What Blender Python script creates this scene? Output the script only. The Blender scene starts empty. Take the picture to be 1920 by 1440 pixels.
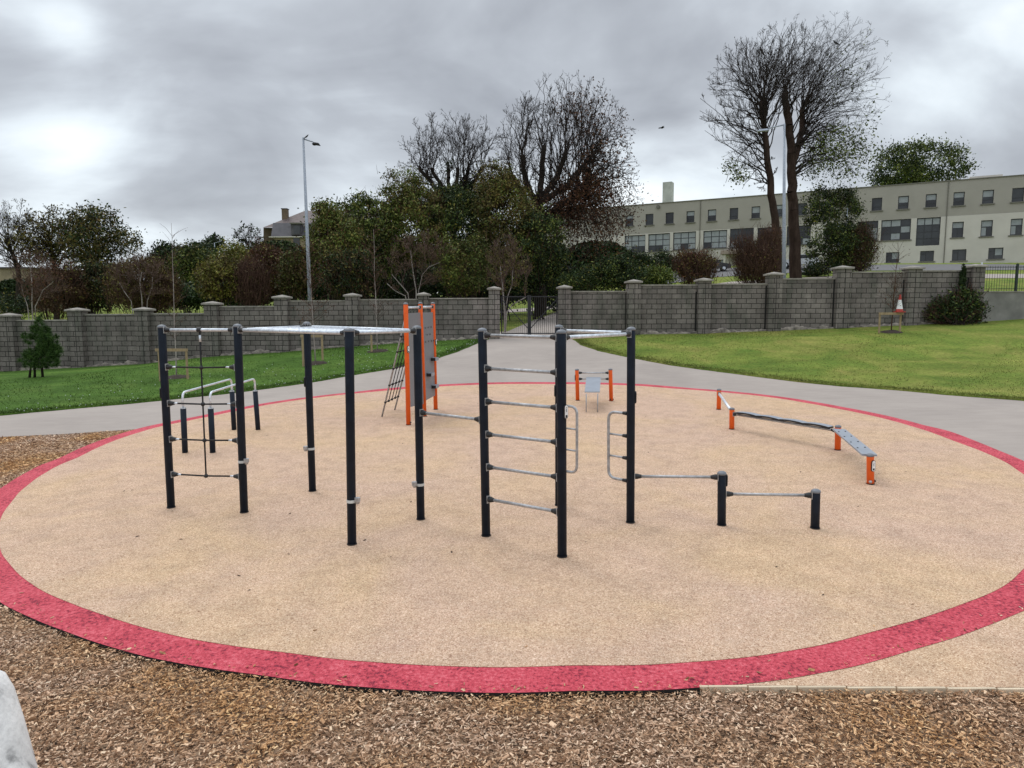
import bpy, bmesh, math, random
import numpy as np
from mathutils import Vector, Matrix, noise

random.seed(7)
RNG = np.random.default_rng(7)
SC = bpy.context.scene
COL = SC.collection
R = math.radians

# ------------------------------------------------------------------ camera
F, PIT, ROLL, CH = 1277.06, 0.10808, -0.00405, 2.9
_c, _s = math.cos(ROLL), math.sin(ROLL)
_r, _u = Vector((1, 0, 0)), Vector((0, math.sin(PIT), math.cos(PIT)))
FW = Vector((0, math.cos(PIT), -math.sin(PIT)))
RC, UC = _r * _c + _u * _s, _u * _c - _r * _s
CAM = Vector((0, 0, CH))
cd = bpy.data.cameras.new('camera'); co = bpy.data.objects.new('camera', cd); COL.objects.link(co)
cd.sensor_width = 36; cd.lens = F / 1920 * 36; cd.clip_start = .05; cd.clip_end = 3000
m3 = Matrix((RC, UC, -FW)).transposed()
co.matrix_world = Matrix.Translation(CAM) @ m3.to_4x4()
SC.camera = co


def ray(u, v):
    return FW + RC * ((u - 960) / F) - UC * ((v - 720) / F)


def pix(P):
    d = Vector(P) - CAM
    w = d.dot(FW)
    return 960 + F * d.dot(RC) / w, 720 - F * d.dot(UC) / w


def at_y(u, v, Y):
    d = ray(u, v); return CAM + d * (Y / d.y)


PA, PB = 0.00918, 0.02344
YW = 31.0
_wb = [(-300, 700), (17, 697), (145, 690), (270, 683), (399, 669), (530, 661), (662, 650), (794, 641), (927, 634), (1058, 630),
       (1187, 628), (1318, 626), (1448, 621), (1576, 616), (1708, 610), (1826, 605), (1920, 599), (2300, 585)]
_wx = [at_y(u, v, YW).x for u, v in _wb]; _wz = [at_y(u, v, YW).z for u, v in _wb]
_fx = [-200, -60, -10, 2, 20, 32, 200]; _fz = [3.2, 3.1, 3.3, 4.3, 8.0, 8.7, 8.9]


def T(x, y):
    zp = PA * x + PB * y
    Y0 = 20.5
    if y <= Y0: return zp
    zp = PA * x + PB * Y0
    zw = float(np.interp(x, _wx, _wz))
    if y <= YW:
        t = (y - Y0) / (YW - Y0)
        t = t + .12 * math.sin(2 * math.pi * t) * -.5
        return zp * (1 - t) + zw * t
    zf = float(np.interp(x, _fx, _fz))
    t = min(1, (y - YW) / (88 - YW))
    return zw * (1 - t) + zf * t + max(0, min(y, 400) - 120) * .035


def hit(u, v):
    d = ray(u, v); t0 = 1.; t = 1.
    while t < 400:
        P = CAM + d * t
        if P.z < T(P.x, P.y): break
        t0 = t; t *= 1.02
    for _ in range(40):
        m = (t0 + t) / 2; P = CAM + d * m
        if P.z < T(P.x, P.y): t = m
        else: t0 = m
    return CAM + d * t


def zat(x, y, v):
    """height above (x,y) whose picture row is v"""
    lo, hi = -3., 60.
    for _ in range(50):
        m = (lo + hi) / 2
        if pix((x, y, m))[1] > v: lo = m
        else: hi = m
    return lo


# ------------------------------------------------------------------ materials
def nmat(name):
    m = bpy.data.materials.new(name); m.use_nodes = True
    nt = m.node_tree; b = nt.nodes['Principled BSDF']
    return m, nt, b


def N(nt, t, **k):
    n = nt.nodes.new(t)
    for a, v in k.items(): setattr(n, a, v)
    return n


def tc(nt, scale=(1, 1, 1), out='Object', rot=(0, 0, 0)):
    c = N(nt, 'ShaderNodeTexCoord'); mp = N(nt, 'ShaderNodeMapping')
    mp.inputs['Scale'].default_value = scale; mp.inputs['Rotation'].default_value = rot
    nt.links.new(c.outputs[out], mp.inputs['Vector'])
    return mp.outputs['Vector']


def geo_pos(nt, scale=(1, 1, 1)):
    c = N(nt, 'ShaderNodeNewGeometry'); mp = N(nt, 'ShaderNodeMapping')
    mp.inputs['Scale'].default_value = scale
    nt.links.new(c.outputs['Position'], mp.inputs['Vector'])
    return mp.outputs['Vector']


def noise_n(nt, vec, scale, detail=4, rough=.55, dist=0):
    n = N(nt, 'ShaderNodeTexNoise')
    n.inputs['Scale'].default_value = scale; n.inputs['Detail'].default_value = detail
    n.inputs['Roughness'].default_value = rough; n.inputs['Distortion'].default_value = dist
    nt.links.new(vec, n.inputs['Vector']); return n.outputs['Fac']


def ramp(nt, fac, stops, interp='LINEAR'):
    r = N(nt, 'ShaderNodeValToRGB'); r.color_ramp.interpolation = interp
    e = r.color_ramp.elements
    while len(e) < len(stops): e.new(.5)
    for i, (p, c) in enumerate(stops):
        e[i].position = p
        e[i].color = (c, c, c, 1) if isinstance(c, (int, float)) else (*c, 1)
    nt.links.new(fac, r.inputs['Fac']); return r.outputs['Color']


def mix(nt, fac, a, b, mode='MIX'):
    m = N(nt, 'ShaderNodeMix', data_type='RGBA', blend_type=mode)
    for s, v in ((0, fac), (6, a), (7, b)):
        if isinstance(v, bpy.types.NodeSocket): nt.links.new(v, m.inputs[s])
        elif s == 0: m.inputs[0].default_value = v
        else: m.inputs[s].default_value = (*v, 1)
    return m.outputs[2]


def bump(nt, b, h, strength=.3, dist=.01):
    n = N(nt, 'ShaderNodeBump'); n.inputs['Strength'].default_value = strength; n.inputs['Distance'].default_value = dist
    nt.links.new(h, n.inputs['Height']); nt.links.new(n.outputs['Normal'], b.inputs['Normal'])


def plain(name, c, rough=.5, metal=0, var=.15, scale=6, bmp=0, bscale=60, spec=.5):
    m, nt, b = nmat(name)
    v = geo_pos(nt)
    f = noise_n(nt, v, scale, 5)
    lo = tuple(x * (1 - var) for x in c); hi = tuple(min(1, x * (1 + var)) for x in c)
    nt.links.new(ramp(nt, f, [(.3, lo), (.7, hi)]), b.inputs['Base Color'])
    b.inputs['Roughness'].default_value = rough; b.inputs['Metallic'].default_value = metal
    b.inputs['Specular IOR Level'].default_value = spec
    if bmp: bump(nt, b, noise_n(nt, v, bscale, 3), bmp, .01)
    return m


def leafy(name, cols, rough=.6, patch=.35):
    """foliage: colour differs from leaf to leaf and in loose patches"""
    m, nt, b = nmat(name)
    g = N(nt, 'ShaderNodeNewGeometry')
    n = len(cols)
    col = ramp(nt, g.outputs['Random Per Island'], [(i / max(1, n - 1), c) for i, c in enumerate(cols)])
    v = geo_pos(nt)
    f = noise_n(nt, v, patch, 3)
    col = mix(nt, 1.0, col, ramp(nt, f, [(.35, (.5, .5, .5)), (.68, (1.25, 1.2, 1.1))]), 'MULTIPLY')
    nt.links.new(col, b.inputs['Base Color'])
    b.inputs['Roughness'].default_value = rough; b.inputs['Specular IOR Level'].default_value = .15
    return m


M = {}
M['post'] = plain('dark_paint', (.009, .015, .027), .5, 0, .25, 9, .05, 200, spec=.2)
M['cap'] = plain('grey_plastic', (.16, .17, .19), .45)
M['black'] = plain('black_rubber', (.012, .012, .014), .5)
M['galv'] = None
M['orange'] = plain('orange_paint', (.80, .115, .008), .5, 0, .08, 5)
M['panel'] = plain('grey_board', (.2, .2, .22), .5, 0, .06, 4)
M['board'] = plain('blue_grey_board', (.29, .315, .36), .45, 0, .08, 4)
M['rope'] = plain('black_rope', (.012, .012, .013), .8, 0, .3, 80)
M['white'] = plain('white_label', (.8, .8, .8), .4, 0, .03)
M['whitepl'] = plain('white_strap', (.55, .56, .55), .5)
M['dark'] = plain('dark_gap_and_shade', (.012, .011, .01), .9)


def m_galv(name, c, metal=.6):
    m, nt, b = nmat(name); v = geo_pos(nt)
    f = noise_n(nt, v, 22, 6, .65)
    g = noise_n(nt, v, 90, 3, .6)
    col = ramp(nt, f, [(.3, tuple(x * .7 for x in c)), (.5, c), (.72, tuple(min(1, x * 1.35) for x in c))])
    nt.links.new(col, b.inputs['Base Color'])
    nt.links.new(ramp(nt, g, [(.3, .35), (.7, .6)]), b.inputs['Roughness']); b.inputs['Metallic'].default_value = metal
    return m


M['galv'] = m_galv('galvanised_tube', (.42, .42, .43))
M['alu'] = m_galv('bright_tube', (.66, .7, .76), .55)
M['lamp'] = m_galv('lamp_steel', (.30, .33, .38), .3)


def m_rubber():
    m, nt, b = nmat('tan_rubber'); v = geo_pos(nt)
    vo = N(nt, 'ShaderNodeTexVoronoi'); vo.inputs['Scale'].default_value = 120; nt.links.new(v, vo.inputs['Vector'])
    sp = N(nt, 'ShaderNodeSeparateColor'); nt.links.new(vo.outputs['Color'], sp.inputs['Color'])
    gran = ramp(nt, sp.outputs[0], [(0, (.28, .160, .095)), (.12, (.44, .275, .18)), (.55, (.575, .398, .270)), (.9, (.68, .50, .35)), (1, (.81, .63, .475))])
    big = noise_n(nt, v, .45, 4, .55, .6)
    gran = mix(nt, 1, gran, ramp(nt, big, [(.35, (.98, .97, 1.04)), (.5, (1.0, .99, 1.0)), (.66, (1.02, 1.01, .93))]), 'MULTIPLY')
    mid = noise_n(nt, v, 3.2, 5, .65)
    gran = mix(nt, 1, gran, ramp(nt, mid, [(.3, .86), (.6, 1.05)]), 'MULTIPLY')
    fine = noise_n(nt, v, 26, 3, .7)
    gran = mix(nt, 1, gran, ramp(nt, fine, [(.3, .88), (.5, 1.0), (.7, 1.06)]), 'MULTIPLY')
    nt.links.new(gran, b.inputs['Base Color'])
    b.inputs['Roughness'].default_value = .85; b.inputs['Specular IOR Level'].default_value = .25
    bump(nt, b, vo.outputs['Distance'], .5, .006)
    return m


def m_red():
    m, nt, b = nmat('red_rubber'); v = geo_pos(nt)
    vo = N(nt, 'ShaderNodeTexVoronoi'); vo.inputs['Scale'].default_value = 70; nt.links.new(v, vo.inputs['Vector'])
    f1 = noise_n(nt, v, 34, 4, .62); f2 = noise_n(nt, v, 2.5, 3); 
    mx = N(nt, 'ShaderNodeMath', operation='MULTIPLY_ADD'); nt.links.new(f2, mx.inputs[0]); mx.inputs[1].default_value = .35; nt.links.new(f1, mx.inputs[2])
    col = ramp(nt, mx.outputs[0], [(.54, (.24, .022, .045)), (.60, (.50, .050, .075)), (.72, (.62, .078, .11)), (.88, (.76, .16, .195))])
    nt.links.new(col, b.inputs['Base Color']); b.inputs['Roughness'].default_value = .75
    b.inputs['Specular IOR Level'].default_value = .3
    ad = N(nt, 'ShaderNodeMath', operation='ADD'); nt.links.new(f1, ad.inputs[0]); nt.links.new(vo.outputs['Distance'], ad.inputs[1])
    bump(nt, b, ad.outputs[0], .9, .012)
    return m


def m_path():
    m, nt, b = nmat('smooth_concrete'); v = geo_pos(nt)
    f = noise_n(nt, v, .35, 5, .55, .8); g = noise_n(nt, geo_pos(nt, (1, 3, 1)), 1.6, 5, .6); h = noise_n(nt, v, 140, 2)
    col = ramp(nt, f, [(.3, (.315, .268, .238)), (.7, (.385, .33, .292))])
    col = mix(nt, 1, col, ramp(nt, g, [(.3, .93), (.7, 1.05)]), 'MULTIPLY')
    col = mix(nt, 1, col, ramp(nt, h, [(.35, .94), (.65, 1.04)]), 'MULTIPLY')
    nt.links.new(col, b.inputs['Base Color']); b.inputs['Roughness'].default_value = .8
    bump(nt, b, h, .15, .004)
    return m


def m_grass(name, lo, mid, hi):
    m, nt, b = nmat(name); v = geo_pos(nt)
    f = noise_n(nt, v, .5, 5, .6, .6); g = noise_n(nt, geo_pos(nt, (1, 1.6, 1)), 9, 6, .75)
    st = noise_n(nt, geo_pos(nt, (.3, 1.2, 1)), 1.0, 4, .6)
    col = ramp(nt, f, [(.28, lo), (.5, mid), (.75, hi)])
    col = mix(nt, 1, col, ramp(nt, g, [(.28, .45), (.5, 1.0), (.72, 1.45)]), 'MULTIPLY')
    col = mix(nt, 1, col, ramp(nt, st, [(.3, .78), (.7, 1.18)]), 'MULTIPLY')
    nt.links.new(col, b.inputs['Base Color']); b.inputs['Roughness'].default_value = .9
    b.inputs['Specular IOR Level'].default_value = .1
    bump(nt, b, g, 1, .05)
    return m


def m_block():
    m, nt, b = nmat('concrete_block')
    c = N(nt, 'ShaderNodeNewGeometry'); sp = N(nt, 'ShaderNodeSeparateXYZ'); nt.links.new(c.outputs['Position'], sp.inputs[0])
    ad = N(nt, 'ShaderNodeMath', operation='ADD'); nt.links.new(sp.outputs['X'], ad.inputs[0]); nt.links.new(sp.outputs['Y'], ad.inputs[1])
    cb = N(nt, 'ShaderNodeCombineXYZ'); nt.links.new(ad.outputs[0], cb.inputs[0]); nt.links.new(sp.outputs['Z'], cb.inputs[1])
    br = N(nt, 'ShaderNodeTexBrick'); nt.links.new(cb.outputs[0], br.inputs['Vector'])
    br.offset = .5
    br.inputs['Scale'].default_value = 1; br.inputs['Brick Width'].default_value = .45; br.inputs['Row Height'].default_value = .225
    br.inputs['Mortar Size'].default_value = .014; br.inputs['Mortar Smooth'].default_value = .3; br.inputs['Bias'].default_value = -.1
    br.inputs['Color1'].default_value = (.165, .150, .140, 1); br.inputs['Color2'].default_value = (.215, .196, .182, 1)
    br.inputs['Mortar'].default_value = (.03, .027, .026, 1)
    v = geo_pos(nt)
    f = noise_n(nt, v, .8, 5, .6); g = noise_n(nt, v, 14, 5, .7); h = noise_n(nt, geo_pos(nt, (1, 1, .25)), 2.2, 4)
    col = mix(nt, 1, br.outputs['Color'], ramp(nt, f, [(.3, .72), (.7, 1.22)]), 'MULTIPLY')
    col = mix(nt, 1, col, ramp(nt, g, [(.3, .8), (.7, 1.15)]), 'MULTIPLY')
    col = mix(nt, 1, col, ramp(nt, h, [(.3, (.70, .74, .68)), (.55, (1.04, 1.0, .98)), (.8, (1.25, 1.22, 1.18))]), 'MULTIPLY')
    nt.links.new(col, b.inputs['Base Color']); b.inputs['Roughness'].default_value = .95
    b.inputs['Specular IOR Level'].default_value = .15
    inv = N(nt, 'ShaderNodeMath', operation='MULTIPLY_ADD'); nt.links.new(br.outputs['Fac'], inv.inputs[0]); inv.inputs[1].default_value = -1
    nt.links.new(g, inv.inputs[2])
    bump(nt, b, inv.outputs[0], .7, .012)
    return m


def m_bark(name, a, bcol, sc=5):
    m, nt, b = nmat(name); v = geo_pos(nt, (1, 1, .25))
    f = noise_n(nt, v, sc, 6, .7)
    nt.links.new(ramp(nt, f, [(.3, a), (.7, bcol)]), b.inputs['Base Color']); b.inputs['Roughness'].default_value = .95
    b.inputs['Specular IOR Level'].default_value = .1
    bump(nt, b, f, .8, .04)
    return m


def m_chip():
    m, nt, b = nmat('bark_chips'); g = N(nt, 'ShaderNodeNewGeometry'); v = geo_pos(nt)
    col = ramp(nt, g.outputs['Random Per Island'], [(0, (.10, .055, .032)), (.15, (.25, .15, .09)), (.45, (.47, .315, .21)), (.7, (.66, .475, .345)), (.9, (.82, .65, .50)), (1, (.95, .82, .64))])
    f = noise_n(nt, v, .55, 4, .6, .5)
    col = mix(nt, 1, col, ramp(nt, f, [(.36, (1.0, .95, .95)), (.5, (.98, .86, .74)), (.62, (.98, .76, .48))]), 'MULTIPLY')
    nt.links.new(col, b.inputs['Base Color']); b.inputs['Roughness'].default_value = .85; b.inputs['Specular IOR Level'].default_value = .2
    return m


def m_chipbed():
    m, nt, b = nmat('chip_bed'); v = geo_pos(nt)
    vo = N(nt, 'ShaderNodeTexVoronoi'); vo.inputs['Scale'].default_value = 38; nt.links.new(v, vo.inputs['Vector'])
    sp = N(nt, 'ShaderNodeSeparateColor'); nt.links.new(vo.outputs['Color'], sp.inputs['Color'])
    col = ramp(nt, sp.outputs[0], [(0, (.06, .033, .018)), (.5, (.22, .13, .075)), (1, (.5, .34, .22))])
    nt.links.new(col, b.inputs['Base Color']); b.inputs['Roughness'].default_value = .95
    bump(nt, b, vo.outputs['Distance'], 1, .02)
    return m


M['rubber'] = m_rubber(); M['red'] = m_red(); M['path'] = m_path()
M['grassL'] = m_grass('green_lawn', (.046, .098, .014), (.072, .142, .022), (.12, .19, .036))
M['grassR'] = m_grass('dry_lawn', (.095, .165, .026), (.175, .22, .042), (.29, .27, .075))
M['block'] = m_block()
M['coping'] = plain('concrete_coping', (.27, .245, .215), .9, 0, .3, 5, .4, 30)
M['render'] = plain('wall_render', (.22, .21, .195), .9, 0, .3, 1.2, .3, 25)
M['rubble'] = plain('rubble_footing', (.23, .20, .17), .95, 0, .65, 4.5, 1, 12)
M['chip'] = m_chip(); M['chipbed'] = m_chipbed()
M['soil'] = plain('dark_soil', (.035, .022, .015), .95, 0, .5, 30, .8, 60)
M['asphalt'] = plain('asphalt', (.14, .135, .135), .9, 0, .15, 3)
M['bark'] = m_bark('dark_bark', (.016, .013, .011), (.050, .040, .033))
M['barkred'] = m_bark('brown_bark', (.022, .014, .011), (.065, .042, .034))
M['twig'] = plain('twigs', (.035, .027, .024), .95, 0, .3, 2, spec=.1)
M['twigbrown'] = plain('brown_twigs', (.085, .048, .035), .95, 0, .35, 2, spec=.1)
M['birchtwig'] = plain('birch_twigs', (.13, .085, .07), .9, 0, .3, 2, spec=.1)
M['birch'] = m_bark('pale_birch_bark', (.13, .10, .09), (.46, .41, .38), 9)
M['leafgreen'] = leafy('green_leaves', [(.045, .064, .016), (.075, .108, .024), (.12, .16, .036), (.21, .23, .065)])
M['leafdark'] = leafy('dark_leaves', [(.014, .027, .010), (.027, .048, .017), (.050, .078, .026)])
M['leafolive'] = leafy('olive_leaves', [(.055, .050, .018), (.10, .090, .028), (.165, .15, .042), (.13, .075, .03)])
M['leafyellow'] = leafy('yellow_green_leaves', [(.08, .09, .018), (.15, .16, .03), (.24, .22, .05), (.10, .06, .025)])
M['leafrust'] = leafy('rust_leaves', [(.05, .026, .018), (.095, .045, .029), (.15, .066, .036), (.085, .06, .03)])
M['leafbrown'] = leafy('brown_leaves', [(.045, .03, .018), (.085, .055, .028), (.13, .085, .04)])
M['needle'] = leafy('pine_needles', [(.02, .05, .014), (.045, .095, .024), (.10, .17, .045)])
M['slate'] = plain('slate_roof', (.075, .07, .078), .6, 0, .25, 1.2)
M['slate2'] = plain('brown_slate_roof', (.115, .085, .08), .7, 0, .25, 1.2)
M['stone'] = plain('sand_stone', (.25, .205, .13), .9, 0, .25, 1.5)
M['brownstone'] = plain('brown_stone', (.13, .095, .06), .9, 0, .25, 1.5)
M['creamwall'] = plain('cream_render', (.54, .505, .45), .9, 0, .07, .5)
M['greywall'] = plain('stone_grey_render', (.335, .31, .268), .9, 0, .06, .5)
M['sill'] = plain('sill_concrete', (.16, .15, .125), .9)
M['frame'] = plain('dark_frame', (.018, .019, .021), .4)
M['blind'] = plain('pale_blind', (.28, .30, .31), .6, 0, .12, 2)
M['woodpale'] = m_bark('pale_timber', (.26, .19, .11), (.42, .32, .20), 12)
M['kerb'] = plain('pale_edging', (.62, .50, .36), .8, 0, .2, 4)
M['log'] = None


def m_glass():
    m, nt, b = nmat('window_glass'); v = geo_pos(nt)
    f = noise_n(nt, v, .5, 2)
    nt.links.new(ramp(nt, f, [(.35, (.010, .010, .012)), (.65, (.035, .038, .042))]), b.inputs['Base Color'])
    b.inputs['Roughness'].default_value = .12; return m


M['glass'] = m_glass()


def m_log():
    m, nt, b = nmat('weathered_timber')
    v = geo_pos(nt, (1, 1, .2)); f = noise_n(nt, v, 9, 6, .6, .6); g = noise_n(nt, geo_pos(nt), 60, 4, .7)
    col = ramp(nt, f, [(.36, (.30, .29, .285)), (.43, (.62, .60, .585)), (.55, (.76, .74, .72)), (.7, (.86, .83, .81))])
    col = mix(nt, 1, col, ramp(nt, g, [(.3, .85), (.6, 1.05)]), 'MULTIPLY')
    nt.links.new(col, b.inputs['Base Color']); b.inputs['Roughness'].default_value = .75
    bump(nt, b, f, .4, .02); return m


M['log'] = m_log()

# ------------------------------------------------------------------ objects
ORG = {}


def tag(o, label=None, cat=None, group=None, kind=None):
    if label: o['label'] = label
    if cat: o['category'] = cat
    if group: o['group'] = group
    if kind: o['kind'] = kind
    return o


def thing(name, loc, label, cat, group=None):
    o = bpy.data.objects.new(name, None); COL.objects.link(o); o.location = loc; o.empty_display_size = .2
    ORG[o.name] = Vector(loc); return tag(o, label, cat, group)


def link(name, verts, faces, mat, parent=None, loc=None, smooth=False):
    """verts in world coordinates; origin at parent's base or at loc"""
    org = ORG[parent.name] if parent else Vector(loc if loc is not None else (0, 0, 0))
    me = bpy.data.meshes.new(name)
    V = np.asarray(verts, dtype=np.float64).reshape(-1, 3) - np.array(org)
    if isinstance(faces, np.ndarray):
        nf, k = faces.shape
        me.vertices.add(len(V)); me.vertices.foreach_set('co', V.ravel())
        me.loops.add(nf * k); me.loops.foreach_set('vertex_index', faces.ravel().astype(np.int32))
        me.polygons.add(nf); me.polygons.foreach_set('loop_start', np.arange(0, nf * k, k, dtype=np.int32))
        me.polygons.foreach_set('loop_total', np.full(nf, k, dtype=np.int32))
        me.update(calc_edges=True)
    else:
        me.from_pydata([tuple(v) for v in V], [], faces); me.update()
    me.materials.append(M[mat] if isinstance(mat, str) else mat)
    if smooth: me.polygons.foreach_set('use_smooth', [True] * len(me.polygons))
    o = bpy.data.objects.new(name, me); COL.objects.link(o)
    if parent: o.parent = parent; ORG[o.name] = org
    else: o.location = org; ORG[o.name] = org
    return o


class MB:
    def __init__(s): s.v = []; s.f = []

    def add(s, vs, fs):
        n = len(s.v); s.v += [tuple(v) for v in vs]; s.f += [tuple(i + n for i in f) for f in fs]; return s

    def box(s, c, sz, rot=None, taper=1.):
        c = Vector(c); h = Vector(sz) / 2; vs = []
        for z in (-1, 1):
            k = taper if z > 0 else 1
            for x, y in ((-1, -1), (1, -1), (1, 1), (-1, 1)):
                p = Vector((x * h.x * k, y * h.y * k, z * h.z)); vs.append(c + (rot @ p if rot else p))
        return s.add(vs, [(3, 2, 1, 0), (4, 5, 6, 7), (0, 1, 5, 4), (1, 2, 6, 5), (2, 3, 7, 6), (3, 0, 4, 7)])

    def tube(s, pts, r, n=10, caps=True):
        pts = [Vector(p) for p in pts]; m = len(pts)
        rs = r if isinstance(r, (list, tuple)) else [r] * m
        t0 = (pts[1] - pts[0]).normalized()
        a = t0.cross(Vector((0, 0, 1)) if abs(t0.z) < .9 else Vector((1, 0, 0))).normalized()
        vs = []
        for i, p in enumerate(pts):
            t = (pts[min(i + 1, m - 1)] - pts[max(i - 1, 0)]).normalized()
            a = (a - t * a.dot(t)).normalized(); b = t.cross(a)
            for k in range(n):
                w = 2 * math.pi * k / n; vs.append(p + (a * math.cos(w) + b * math.sin(w)) * rs[i])
        fs = [(i * n + k, i * n + (k + 1) % n, (i + 1) * n + (k + 1) % n, (i + 1) * n + k) for i in range(m - 1) for k in range(n)]
        if caps: fs += [tuple(range(n))[::-1], tuple((m - 1) * n + k for k in range(n))]
        return s.add(vs, fs)

    def ball(s, c, r, n=8, sq=(1, 1, 1)):
        c = Vector(c); k = n // 2; pts = []; 
        vs = [c + Vector((0, 0, -r * sq[2]))]
        for i in range(1, k):
            w = -math.pi / 2 + math.pi * i / k
            for j in range(n):
                a = 2 * math.pi * j / n
                vs.append(c + Vector((r * sq[0] * math.cos(w) * math.cos(a), r * sq[1] * math.cos(w) * math.sin(a), r * sq[2] * math.sin(w))))
        vs.append(c + Vector((0, 0, r * sq[2])))
        fs = [(0, 1 + (j + 1) % n, 1 + j) for j in range(n)]
        for i in range(k - 2):
            b = 1 + i * n
            fs += [(b + j, b + (j + 1) % n, b + n + (j + 1) % n, b + n + j) for j in range(n)]
        b = 1 + (k - 2) * n; L = len(vs) - 1
        fs += [(b + j, b + (j + 1) % n, L) for j in range(n)]
        return s.add(vs, fs)

    def obj(s, name, mat, parent=None, loc=None, smooth=False):
        return link(name, s.v, s.f, mat, parent, loc, smooth)


def smooth_path(pts, rad, k=5):
    """round the corners of a polyline"""
    pts = [Vector(p) for p in pts]; out = [pts[0]]
    for i in range(1, len(pts) - 1):
        a, b, c = pts[i - 1], pts[i], pts[i + 1]
        d1 = (a - b); d2 = (c - b); r = min(rad, d1.length * .49, d2.length * .49)
        p1 = b + d1.normalized() * r; p2 = b + d2.normalized() * r
        for j in range(k + 1):
            t = j / k; out.append(p1 * (1 - t) ** 2 + b * 2 * t * (1 - t) + p2 * t ** 2)
    out.append(pts[-1]); return out


# ------------------------------------------------------------------ ground sheets
XL = sorted(set([-400, -200, -120, -80, -60, -45, -35] + list(range(-30, 31)) + [35, 45, 60, 80, 120, 200, 400] + [round(x, 3) for x in _wx if abs(x) < 40]))
YL = [-20, -5, 5, 10, 15, 18, 20.5] + [20.5 + i * .75 for i in range(1, 14)] + [31, 31.5, 33, 36, 40, 45, 50, 56, 62, 68, 74, 80, 88, 120, 200, 400, 900]


def sheet(name, poly, off, mat, skirt=0, kind='structure'):
    bm = bmesh.new()
    f = bm.faces.new([bm.verts.new((x, y, 0)) for x, y in poly])
    if f.normal.z < 0: f.normal_flip()
    xs = [p[0] for p in poly]; ys = [p[1] for p in poly]
    for X in XL:
        if min(xs) < X < max(xs): bmesh.ops.bisect_plane(bm, geom=bm.verts[:] + bm.edges[:] + bm.faces[:], plane_co=(X, 0, 0), plane_no=(1, 0, 0))
    for Y in YL:
        if min(ys) < Y < max(ys): bmesh.ops.bisect_plane(bm, geom=bm.verts[:] + bm.edges[:] + bm.faces[:], plane_co=(0, Y, 0), plane_no=(0, 1, 0))
    bmesh.ops.triangulate(bm, faces=[f for f in bm.faces if len(f.verts) > 4])
    for v in bm.verts: v.co.z = T(v.co.x, v.co.y) + off
    if skirt:
        be = [e for e in bm.edges if len(e.link_faces) == 1]
        r = bmesh.ops.extrude_edge_only(bm, edges=be)
        for v in [g for g in r['geom'] if isinstance(g, bmesh.types.BMVert)]: v.co.z -= skirt
    bmesh.ops.recalc_face_normals(bm, faces=bm.faces[:])
    me = bpy.data.meshes.new(name); bm.to_mesh(me); bm.free()
    me.materials.append(M[mat])
    if me.polygons and sum(p.normal.z for p in me.polygons) < 0: me.flip_normals()
    o = bpy.data.objects.new(name, me); COL.objects.link(o); ORG[o.name] = Vector((0, 0, 0))
    if kind: o['kind'] = kind
    return o


def dense(pts, step=.25, amp=.02, sc=1.5, closed=True):
    out = []
    n = len(pts)
    for i in range(n if closed else n - 1):
        a = Vector(pts[i]); b = Vector(pts[(i + 1) % n]); k = max(1, int((b - a).length / step)) if (b - a).length < 40 else 1
        for j in range(k):
            p = a.lerp(b, j / k)
            q = noise.noise_vector(Vector((p.x * sc, p.y * sc, 3.3))) * amp
            out.append((p.x + q.x, p.y + q.y))
    if not closed: out.append(tuple(pts[-1]))
    return out


def hx(u, v):
    P = hit(u, v); return (P.x, P.y)


sheet('ground', [(-400, -20), (400, -20), (400, 900), (-400, 900)], -.09, 'grassR')
# circle: radial profiles read round the ring
CX, CY = .06048 * 2.9, 4.61389 * 2.9
inn = [(65, 1100), (96, 1117), (156, 1140), (234, 1165), (352, 1198), (500, 1219), (600, 1233), (821, 1249), (1050, 1249), (1314, 1240), (1442, 1228), (1655, 1179), (1783, 1141), (1882, 1100), (1920, 1067),
       (1560, 764.7), (1680, 791), (1440, 744.6), (1792, 829), (1855, 852), (1920, 890), (1193, 723.5), (1030, 720.5), (665, 738), (540, 753), (400, 780), (354, 789), (292, 801.7), (208, 829), (146, 859), (112.5, 871.7), (69, 896.7), (37.5, 923.7), (21, 942.5), (0, 975.8), (0, 1030)]
outr = [(0, 1123), (104, 1170), (224, 1207), (391, 1247), (500, 1264), (600, 1277), (720, 1283), (900, 1288), (1100, 1287), (1284, 1278), (1480, 1260), (1655, 1228), (1818, 1176), (1920, 1133),
        (1620, 771), (1714, 793), (1776, 807), (1839, 831), (1920, 867), (1440, 742), (1560, 760), (1260, 725), (1060, 717), (940, 717.5), (832, 720.6), (715, 729), (665, 735), (540, 749.8), (400, 776), (304, 794), (256, 807.5), (160, 843), (117, 858), (75, 871.7), (46, 889), (0, 915.4)]


def prof(L):
    a = []
    for u, v in L:
        P = hit(u, v); a.append((math.atan2(P.y - CY, P.x - CX), math.hypot(P.x - CX, P.y - CY)))
    a.sort(); th = [q[0] for q in a]; r = [q[1] for q in a]
    th = [th[-1] - 2 * math.pi] + th + [th[0] + 2 * math.pi]; r = [r[-1]] + r + [r[0]]
    W = np.linspace(-math.pi, math.pi, 361)[:-1]
    rr = np.interp(W, th, r)
    for _ in range(5): rr = .25 * np.roll(rr, 1) + .5 * rr + .25 * np.roll(rr, -1)
    return W, rr


W_, ri = prof(inn); _, ro = prof(outr)
ri = np.clip(ri, 8.05, 8.6)
ro = np.clip(ro, ri + .34, ri + .60)


def rr_at(th, arr):
    return float(np.interp(th, np.append(W_, math.pi), np.append(arr, arr[0])))


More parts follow.
